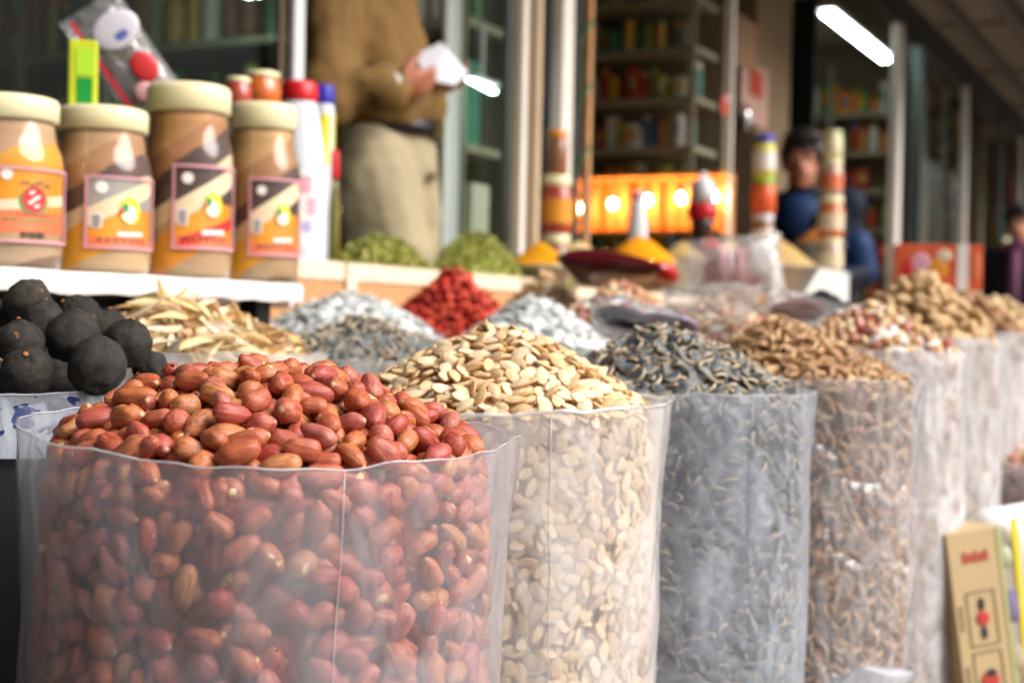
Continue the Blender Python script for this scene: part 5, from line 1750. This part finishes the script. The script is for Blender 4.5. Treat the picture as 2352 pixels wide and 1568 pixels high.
# tan carton and floral packet leaning in front of the sacks, lower right
ax0, ax1 = pixY(2232, 1216, 1.95), pixY(2312, 1700, 1.90)
k = 1.94 / FPX
lean = math.atan2((ax1.x - ax0.x), (ax0.z - ax1.z))
L_ = (ax0 - ax1).length * 2.2
tc = thing('tan_carton', 'tall narrow tan carton with printed red emblems leaning by the sacks', 'carton', ax0)
tc.rotation_euler = (math.radians(-3), -lean, .25)
wt = 138 * k
b = MB(); b.box((0, 0.05, -L_ / 2), (wt, .10, L_), 0, 0, .002); b.build('carton_body', pbr('tan_card', '#c0a67a', .6, var=.06, scale=30), tc)
b = MB(); b.box((wt * .47, -.0006, -L_ / 2), (wt * .06, .001, L_ * .998)); b.build('side_print', pbr('green_yellow_print', '#b8bc78', .5), tc)
m_line = pbr('card_line', '#6a563a', .6); m_emb = pbr('emblem_red', '#b83a34', .5); m_embd = pbr('emblem_dark', '#33302c', .5)
def fp(nm, x, z, w_, h_, mt, off=.0008):
    b = MB(); b.box((x * k, -off, -z * k), (w_ * k, .0006, h_ * k)); b.build(nm, mt, tc)
def fo(nm, x, z, w_, h_, mt, off=.0012):
    b = MB(); b.ell((x * k, -off, -z * k), (w_ * k, .0005, h_ * k), 18, 6); b.build(nm, mt, tc)
for i in range(5): fp('red_lettering', -28 + i * 14, 62 + 2 * (i % 2), 9, 26 - 6 * (i % 2), m_emb)
for z in (205, 345):
    for (x, zz_, w_, h_) in ((0, z - 62, 74, 2.5), (0, z + 62, 74, 2.5), (-36, z, 2.5, 122), (36, z, 2.5, 122)): fp('frame_line', x, zz_, w_, h_, m_line)
    for i in range(5): fp('small_lettering', -54, z - 30 + i * 12, 7, 8, m_line)
fo('emblem', 0, 205, 17, 18, m_emb); fo('emblem', 0, 172, 8, 16, m_embd, .0016); fo('emblem', 0, 238, 8, 16, m_embd, .0016)
fo('emblem', 0, 350, 24, 24, m_emb); fo('emblem', 4, 332, 14, 10, m_embd, .0016)
fo('emblem', 0, 450, 28, 14, m_emb)
fk = thing('floral_packet', 'white floral packet with yellow stripe beside the tan carton', 'packet', pixY(2345, 1400, 2.06))
fk.rotation_euler = (0, -lean, .25)
V, F = pillow(210 * k, 520 * k, .07); b = MB(); b.add(V, F, 0, True); b.build('film', pbr('floral_film', '#cfcbc6', .3, coat=.5, var=.12, scale=20), fk)
b = MB(); b.box((-34 * k, -.034, 0), (14 * k, .004, 480 * k)); b.build('yellow_stripe', LB['yellow'], fk)
for (x, z, r_, mt) in ((-45, 30, 34, '#8a80a8'), (-40, -95, 30, '#c9c0a8'), (-60, 150, 20, '#b9c0a0'), (-30, -190, 28, '#d9b89a'), (50, 60, 34, '#c9b0b0'), (55, -80, 30, '#9a90b0')):
    b = MB(); b.ell((x * k, -.030, z * k), (r_ * k, .006, r_ * 1.3 * k), 16, 8); b.build('flower_print', pbr('fl' + mt[1:], mt, .4), fk)
# crumpled white film at the foot of the fourth sack
p = pixY(1985, 1575, 1.56); k = p.y / FPX
soft_packet('crumpled_film', 'crumpled white film on the ground edge of the fourth sack', p, 170 * k, .09, 60 * k, pl5, (H90 - .4, .2, .3), seed=15, wr=.02)
st = thing('film_pile', 'tied bundle under the crumpled white film', 'bundle', (p.x, p.y, 0.002))
b = MB(); hh = p.z - .03
b.lathe([(.05, 0), (.075, .03), (.08, hh * .5), (.06, hh * .85), (.03, hh)], 20); b.build('bundle_body', pl5, st)
b = MB(); b.lathe([(.062, hh * .83), (.066, hh * .85), (.062, hh * .87)], 20, cap=False); b.build('tie', m_rim, st)
# ================================================================== people
def clothmat(name, col, rough=.85, var=.25, scale=9, bump=.8):
    m = pbr(name, col, rough, var=var, scale=scale, bump=bump, spec=.2)
    return m


def soften(o, voxel, disp=0., it=4, size=.12):
    r = o.modifiers.new('remesh', 'REMESH'); r.mode = 'VOXEL'; r.voxel_size = voxel; r.use_smooth_shade = True
    s = o.modifiers.new('smooth', 'SMOOTH'); s.iterations = it; s.factor = .5
    if disp:
        tx = bpy.data.textures.new(o.name + '_folds', 'CLOUDS'); tx.noise_scale = size; tx.noise_depth = 2
        d = o.modifiers.new('folds', 'DISPLACE'); d.texture = tx; d.strength = disp; d.mid_level = .5; d.texture_coords = 'LOCAL'
    return o


m_skin = pbr('skin', '#a8684c', .5, var=.08, scale=25)
m_skin2 = pbr('skin_dark', '#b87a5c', .5, var=.08, scale=25)
m_hair = pbr('black_hair', '#0e0c0c', .45, var=.2, scale=60, bump=.6)


def chain(mb, pts, rad, n=14, flat=1.0):
    for p, r in zip(pts, rad): mb.ell(p, (r, r, r), 12, 8)
    mb.tube(pts, rad, n, flat=1.0)


def hand(mb, wrist, direction, palm_n, size=.19, curl=.6, thumb=1):
    """palm with four unequal bent fingers and a thumb leaving its side"""
    d = Vector(direction).normalized(); n_ = Vector(palm_n); n_ = (n_ - d * n_.dot(d)).normalized(); s = d.cross(n_)
    M = Matrix((s, d, n_)).transposed()
    w = Vector(wrist)
    pc = w + d * size * .25
    mb.ell(pc, (size * .21, size * .28, size * .09), 14, 10, M=M)
    mb.tube([w - d * size * .12, w + d * size * .12], [size * .15, size * .17], 12)
    for i, (off, ln) in enumerate(((-.15, .36), (-.05, .42), (.05, .40), (.145, .31))):
        p = w + d * size * .47 + s * size * off
        pts = [p - d * size * .12]
        dd = d.copy(); cur = p
        for j in range(3):
            pts.append(cur)
            a = curl * (.55 + .35 * j)
            dd = (d * math.cos(a) + n_ * math.sin(a)).normalized()
            cur = cur + dd * size * ln * (.45, .32, .23)[j]
        pts.append(cur)
        mb.tube(pts, [.0095, .0095, .009, .0085, .0065], 10)
        mb.ell(cur, (.0066, .0066, .0066), 8, 6)
    p = w + d * size * .16 + s * size * .17 * thumb
    q = p + (d * .6 + s * thumb * .7 + n_ * .3).normalized() * size * .2
    e = q + (d * .9 + n_ * .5).normalized() * size * .17
    mb.tube([p - d * .01, q, e], [.0125, .0105, .008], 10); mb.ell(e, (.008, .008, .008), 8, 6)


def head(mb, c, fwd, up=Vector((0, 0, 1)), s=1.0):
    f = Vector(fwd).normalized(); r = f.cross(up).normalized(); u_ = r.cross(f)
    M = Matrix((r, f, u_)).transposed()
    q = lambda x, y, z: Vector(c) + M @ Vector((x, y, z)) * s
    mb.ell(q(0, -.012, .025), (.077 * s, .096 * s, .098 * s), 20, 14, M=M)      # skull
    mb.ell(q(0, .018, -.05), (.060 * s, .072 * s, .075 * s), 18, 12, M=M)       # jaw and cheeks
    mb.ell(q(0, .062, -.098), (.026 * s, .022 * s, .020 * s), 12, 8, M=M)       # chin
    mb.tube([q(0, .088, .018), q(0, .106, -.030)], [.008 * s, .015 * s], 10)    # nose
    for k in (-1, 1):
        mb.ell(q(.014 * k, .096, -.033), (.010 * s, .010 * s, .008 * s), 8, 6, M=M)
        mb.ell(q(.078 * k, -.008, -.012), (.010 * s, .022 * s, .033 * s), 10, 8, M=M)   # ears
        mb.ell(q(.034 * k, .076, .030), (.026 * s, .014 * s, .009 * s), 10, 6, M=M)     # brows
    mb.ell(q(0, .084, -.066), (.026 * s, .012 * s, .009 * s), 10, 6, M=M)       # lips
    return q, M


def face_bits(root, q, M, s, hair_w=1.0, beard=False):
    for k in (-1, 1):
        b = MB(); b.ell(q(.031 * k, .082, .006), (.013 * s, .007 * s, .0075 * s), 12, 8, M=M); eo = b.build('eye', pbr('eye_white', '#cfc8c0', .3), root)
        b = MB(); b.ell(q(.031 * k, .087, .006), (.0062 * s, .004 * s, .0062 * s), 10, 8, M=M); b.build('iris', pbr('iris_brown', '#1c120c', .2), eo)
        b = MB(); b.ell(q(.034 * k, .090, .032), (.023 * s, .006 * s, .0055 * s), 10, 6, M=M); b.build('eyebrow', m_hair, root)
    b = MB(); b.ell(q(0, .094, -.066), (.023 * s, .006 * s, .006 * s), 12, 6, M=M); b.build('lips', pbr('lip', '#8a4a40', .5), root)
    b = MB()
    b.ell(q(0, -.022, .055), (.094 * s, .106 * s, .090 * s), 22, 14, M=M)
    b.ell(q(0, .045, .098), (.078 * s, .056 * s, .042 * s), 16, 10, M=M)
    b.ell(q(0, -.06, -.01), (.074 * s, .058 * s, .07 * s), 16, 10, M=M)
    for k in (-1, 1): b.ell(q(.076 * k, .005, .03), (.018 * s, .045 * s, .05 * s), 10, 8, M=M)
    o = b.build('hair', m_hair, root); soften(o, .008 * s, .012, 2, .02)


# ---- the man in the brown jacket, turned to the right, holding a paper
YM = 3.35
def mp(x, y, dy=0.): return pixY(x, y, YM + dy)
kM = YM / FPX
fwd = Vector((.93, -.25, 0)).normalized(); lat = Vector((-fwd.y, fwd.x, 0))       # lat points to his left, away from the camera
FLOOR = .161
hip = mp(878, 345); hip.z = 1.20
belly = mp(868, 265); chest = mp(815, 60); neck = mp(800, -140)
rs = mp(775, -70, -.17); ls = mp(830, -75, .19)
re = mp(752, 215, -.25); rw = mp(905, 194, -.24)
le = mp(915, 200, .16); lw = mp(962, 205, .0)
body = MB()
body.tube([hip - Vector((0, 0, .05)), hip, belly, chest, neck + Vector((0, 0, -.10))], [.10, .115, .10, .12, .07], 18)
body.ell(chest, (.12, .15, .16), 16, 10)
body.tube([neck + Vector((0, 0, -.14)), neck + Vector((0, 0, .03))], [.062, .055], 14)
hc = neck + Vector((.02, 0, .14))
qh, Mh = head(body, hc, (fwd + Vector((0, 0, -.35))).normalized())
chain(body, [rs, re, rw], [.05, .042, .029]); chain(body, [ls, le, lw], [.05, .042, .029])
chain(body, [chest + Vector((0, 0, .12)), rs], [.07, .05]); chain(body, [chest + Vector((0, 0, .12)), ls], [.07, .05])
hand(body, rw, (mp(1010, 188, -.16) - rw), Vector((.1, .9, .5)), .175, .75, 1)
hand(body, lw, (mp(1050, 186) - lw), Vector((.1, -.8, .6)), .16, .9, -1)
for k, fo_ in ((-1, .05), (1, -.04)):
    h_ = hip + lat * .09 * k - Vector((0, 0, .05)); kn = Vector((h_.x, h_.y, .68)) + fwd * (.05 + fo_); an = Vector((h_.x, h_.y, FLOOR + .09)) + fwd * fo_
    chain(body, [h_, kn, an], [.085, .058, .042]); body.tube([an - Vector((0, 0, .05)), an + fwd * .16 - Vector((0, 0, .05))], [.036, .028], 10)
man = body.build('person', m_skin)
tag(man, 'man in brown jacket and khaki trousers reading a paper, head out of frame', 'person')
soften(man, .009, 0, 3)
face_bits(man, qh, Mh, 1.0)
jk = MB()
hem = mp(872, 305)
jk.tube([hem, mp(872, 262), mp(850, 180), chest, mp(800, -60), mp(800, -110)], [.142, .158, .15, .155, .14, .08], 22)
jk.ell(mp(905, 255) , (.085, .13, .075), 16, 10)
jk.ell(chest + Vector((0, .02, 0)), (.14, .19, .17), 16, 10)
jk.ell(mp(760, 110), (.085, .12, .19), 14, 10)
chain(jk, [mp(790, -80), rs, re, rw - (rw - re) * .12], [.100, .090, .078, .056])
chain(jk, [mp(810, -80), ls, le, lw - (lw - le) * .12], [.10, .088, .075, .056])
jko = jk.build('jacket', clothmat('brown_cloth', '#82643a', .8, .22, 7, 1.0), man); soften(jko, .011, .036, 2, .11)
cf = MB(); cd = (rw - re).normalized(); cf.tube([rw - cd * .05, rw - cd * .012], [.056, .052], 16); cf.build('cuff', pbr('brown_cuff', '#6d5430', .8), man)
tr = MB()
tr.tube([hip + Vector((0, 0, .045)), hip - Vector((0, 0, .06))], [.125, .135], 20)
for k, fo_ in ((-1, .05), (1, -.04)):
    h_ = hip + lat * .08 * k - Vector((0, 0, .06)); kn = Vector((h_.x, h_.y, .68)) + fwd * (.05 + fo_); an = Vector((h_.x, h_.y, FLOOR + .07)) + fwd * fo_
    chain(tr, [h_, (h_ + kn) / 2, kn, an], [.118, .108, .092, .08])
tro = tr.build('trousers', clothmat('khaki_cloth', '#a4977a', .85, .12, 6, .7), man); soften(tro, .012, .034, 2, .14)
b = MB(); b.tube([hip + Vector((0, 0, .028)), hip + Vector((0, 0, .062))], [.137, .136], 26); bo = b.build('belt', pbr('black_belt', '#14151a', .4), man)
b = MB(); b.box(hip + fwd * .137 + Vector((0, 0, .045)), (.012, .045, .04), math.atan2(fwd.y, fwd.x), 0, .003); b.build('buckle', pbr('brass', '#a98a4a', .25, metal=1.), bo)
b = MB(); b.ell(hip - lat * .138 - fwd * .05 + Vector((0, 0, .02)), (.03, .016, .045), 12, 8); b.build('phone_pouch', pbr('navy_pouch', '#1e2436', .5), man)
wp = rw + (rw - re).normalized() * .012
b = MB(); b.tube([wp - cd * .011, wp + cd * .011], [.036, .036], 18, cap=False); b.tube([wp - cd * .011, wp + cd * .011], [.0345, .0345], 18)
wo = b.build('watch_strap', pbr('watch_steel', '#8a8a84', .25, metal=.9), man)
b = MB(); b.tube([wp - lat * .036, wp - lat * .044], [.018, .017], 18); b.build('watch_face', pbr('watch_dial', '#d8d2c4', .2), wo)
for k, fo_ in ((-1, .05), (1, -.04)):
    h_ = hip + lat * .08 * k; an = Vector((h_.x, h_.y, FLOOR + .04)) + fwd * fo_
    b = MB(); b.tube([an - fwd * .06, an + fwd * .06, an + fwd * .19], [.042, .045, .034], 14, flat=.85); b.build('shoe', pbr('black_shoe', '#17130f', .4), man)
# the folded paper in his hands
pts = [mp(952, 128, -.08), mp(1012, 98, -.05), mp(1068, 160, -.04), mp(1036, 190, -.10), mp(978, 176, -.11)]
nn = (pts[2] - pts[0]).cross(pts[1] - pts[0]).normalized() * .0012
b = MB(); n5 = len(pts)
b.add([p + nn for p in pts] + [p - nn for p in pts], [list(range(n5)), list(range(2 * n5 - 1, n5 - 1, -1))] + [[i, i + n5, (i + 1) % n5 + n5, (i + 1) % n5] for i in range(n5)])
b.add([p + nn * 4 + Vector((.006, 0, -.008)) for p in pts] + [p + nn * 2 + Vector((.006, 0, -.008)) for p in pts], [list(range(n5)), list(range(2 * n5 - 1, n5 - 1, -1))] + [[i, i + n5, (i + 1) % n5 + n5, (i + 1) % n5] for i in range(n5)])
o = b.build('folded_paper', pbr('paper_white', '#dcdce4', .7, var=.03)); tag(o, "white folded paper held in the brown-jacketed man's hands", 'paper')

# ---- the young man in the dark blue jacket, looking this way
YB = 6.15
def bq(x, y, dy=0.): return pixY(x, y, YB + dy)
kB = YB / FPX
hcB = bq(1843, 372); s_ = 1.02
fB = Vector((-.28, -1, -.02)).normalized(); lB = Vector((fB.y, -fB.x, 0)) * -1
neckB = hcB + Vector((.02, .02, -.105))
chB = bq(1868, 500, .02); hipB = Vector((chB.x + .02, chB.y + .02, .92))
body = MB()
qB, MB_ = head(body, hcB, fB, s=s_)
body.tube([hcB + Vector((0, .02, -.05)), neckB + Vector((.0, .01, -.06))], [.05, .06], 14)
body.tube([hipB, chB, neckB + Vector((0, 0, -.08))], [.11, .13, .08], 16)
sides = []
for k in (-1, 1):
    sh_ = neckB + lB * .175 * k + Vector((.01, .02, -.085)); el = sh_ + lB * .06 * k + Vector((0, .0, -.29)); wr_ = el - lB * .10 * k + fB * .20 + Vector((0, 0, -.03))
    chain(body, [neckB + Vector((0, 0, -.09)), sh_, el, wr_], [.06, .05, .042, .03])
    hand(body, wr_, fB + Vector((0, 0, -.3)) - lB * .3 * k, -lB * k, .18, .7, 1)
    h_ = hipB + lB * .09 * k; kn = Vector((h_.x, h_.y, .54)) + fB * .03; an = Vector((h_.x, h_.y, .25))
    chain(body, [h_, kn, an], [.08, .055, .04]); body.tube([an - Vector((0, 0, .05)), an + fB * .15 - Vector((0, 0, .05))], [.036, .028], 10)
    sides.append((k, sh_, el, wr_))
boy = body.build('person', m_skin2)
tag(boy, 'young dark-haired man in a navy jacket looking towards the street', 'person')
soften(boy, .008, 0, 3)
face_bits(boy, qB, MB_, s_)
jk = MB()
jk.tube([hipB + Vector((0, 0, -.08)), hipB + Vector((0, 0, .1)), chB, neckB + Vector((.0, .01, -.08)), neckB + Vector((0, .01, -.0))], [.15, .155, .165, .12, .078], 20)
for k, sh_, el, wr_ in sides: chain(jk, [neckB + Vector((0, 0, -.10)), sh_, el, wr_ - (wr_ - el) * .1], [.10, .085, .072, .052])
o = jk.build('jacket', clothmat('navy_cloth', '#141c2c', .7, .25, 8, .8), boy); soften(o, .013, .022, 3, .09)
b = MB()
for k, sh_, el, wr_ in sides: chain(b, [sh_ + (el - sh_) * .6, sh_ + (el - sh_) * .95], [.082, .078])
b.ell(chB + fB * .12 + lB * -.05, (.10, .06, .10), 14, 10)
o = b.build('blue_panel', clothmat('blue_cloth', '#12305a', .6, .2, 8, .6), boy); soften(o, .012, .01, 3)
tr = MB()
for k in (-1, 1):
    h_ = hipB + lB * .085 * k; kn = Vector((h_.x, h_.y, .54)) + fB * .03; an = Vector((h_.x, h_.y, .24))
    chain(tr, [h_ + Vector((0, 0, .03)), kn, an], [.11, .085, .075])
o = tr.build('trousers', clothmat('dark_trouser', '#23232a', .85), boy); soften(o, .014, .012, 3)

# ---- far passer-by at the right edge
YF = 9.5
c = pixY(2342, 560, YF); 
fF = Vector((-.5, -.86, 0)); lF = Vector((.86, -.5, 0))
gx, gy = c.x, c.y
hF = 1.52
body = MB()
nF = Vector((gx, gy, hF - .13)); hc = Vector((gx, gy, hF))
qF, MF = head(body, hc, fF)
hpF = Vector((gx, gy, .86)); chF = Vector((gx, gy, 1.2))
body.tube([hc + Vector((0, 0, -.06)), nF + Vector((0, 0, -.05))], [.05, .055], 12); body.tube([hpF, chF, nF + Vector((0, 0, -.06))], [.11, .13, .08], 14)
arms = []
for k in (-1, 1):
    sh_ = nF + lF * .18 * k + Vector((0, 0, -.10)); el = sh_ + lF * .05 * k + Vector((0, 0, -.28)); wr_ = el + fF * .08 + Vector((0, 0, -.23))
    chain(body, [nF + Vector((0, 0, -.08)), sh_, el, wr_], [.06, .05, .04, .03]); arms.append((sh_, el, wr_))
    hand(body, wr_, Vector((0, 0, -1)) + fF * .2, -lF * k, .18, .5, 1)
    h_ = hpF + lF * .09 * k; kn = Vector((h_.x, h_.y, .47)) + fF * .06 * k; an = Vector((h_.x, h_.y, .09)) + fF * .08 * k
    chain(body, [h_, kn, an], [.08, .055, .04]); body.tube([an - Vector((0, 0, .05)), an + fF * .15 - Vector((0, 0, .05))], [.036, .028], 10)
far = body.build('person', m_skin2); tag(far, 'distant passer-by in dark clothes with a magenta scarf at the right edge', 'person'); soften(far, .012, 0, 3)
face_bits(far, qF, MF, 1.0)
jk = MB(); jk.tube([hpF - Vector((0, 0, .35)), hpF, chF, nF + Vector((0, 0, -.1)), nF], [.2, .17, .165, .12, .07], 18)
for sh_, el, wr_ in arms: chain(jk, [nF + Vector((0, 0, -.1)), sh_, el, wr_], [.1, .085, .07, .05])
o = jk.build('coat', clothmat('dark_coat', '#17141c', .8), far); soften(o, .016, .02, 3)
b = MB(); b.lathe([(.08, -.05), (.11, -.02), (.105, .03), (.075, .05)], 18); o = b.build('scarf', pbr('magenta_scarf', '#5c2a4a', .8), far, nF + Vector((0, 0, -.03)))
b = MB(); b.tube([nF + fF * .13 + Vector((0, 0, -.05)), nF + fF * .175 + Vector((0, 0, -.3)), nF + fF * .18 + Vector((0, 0, -.5))], [.035, .04, .03], 10); b.build('scarf_end', pbr('magenta_scarf', '#5c2a4a', .8), far)
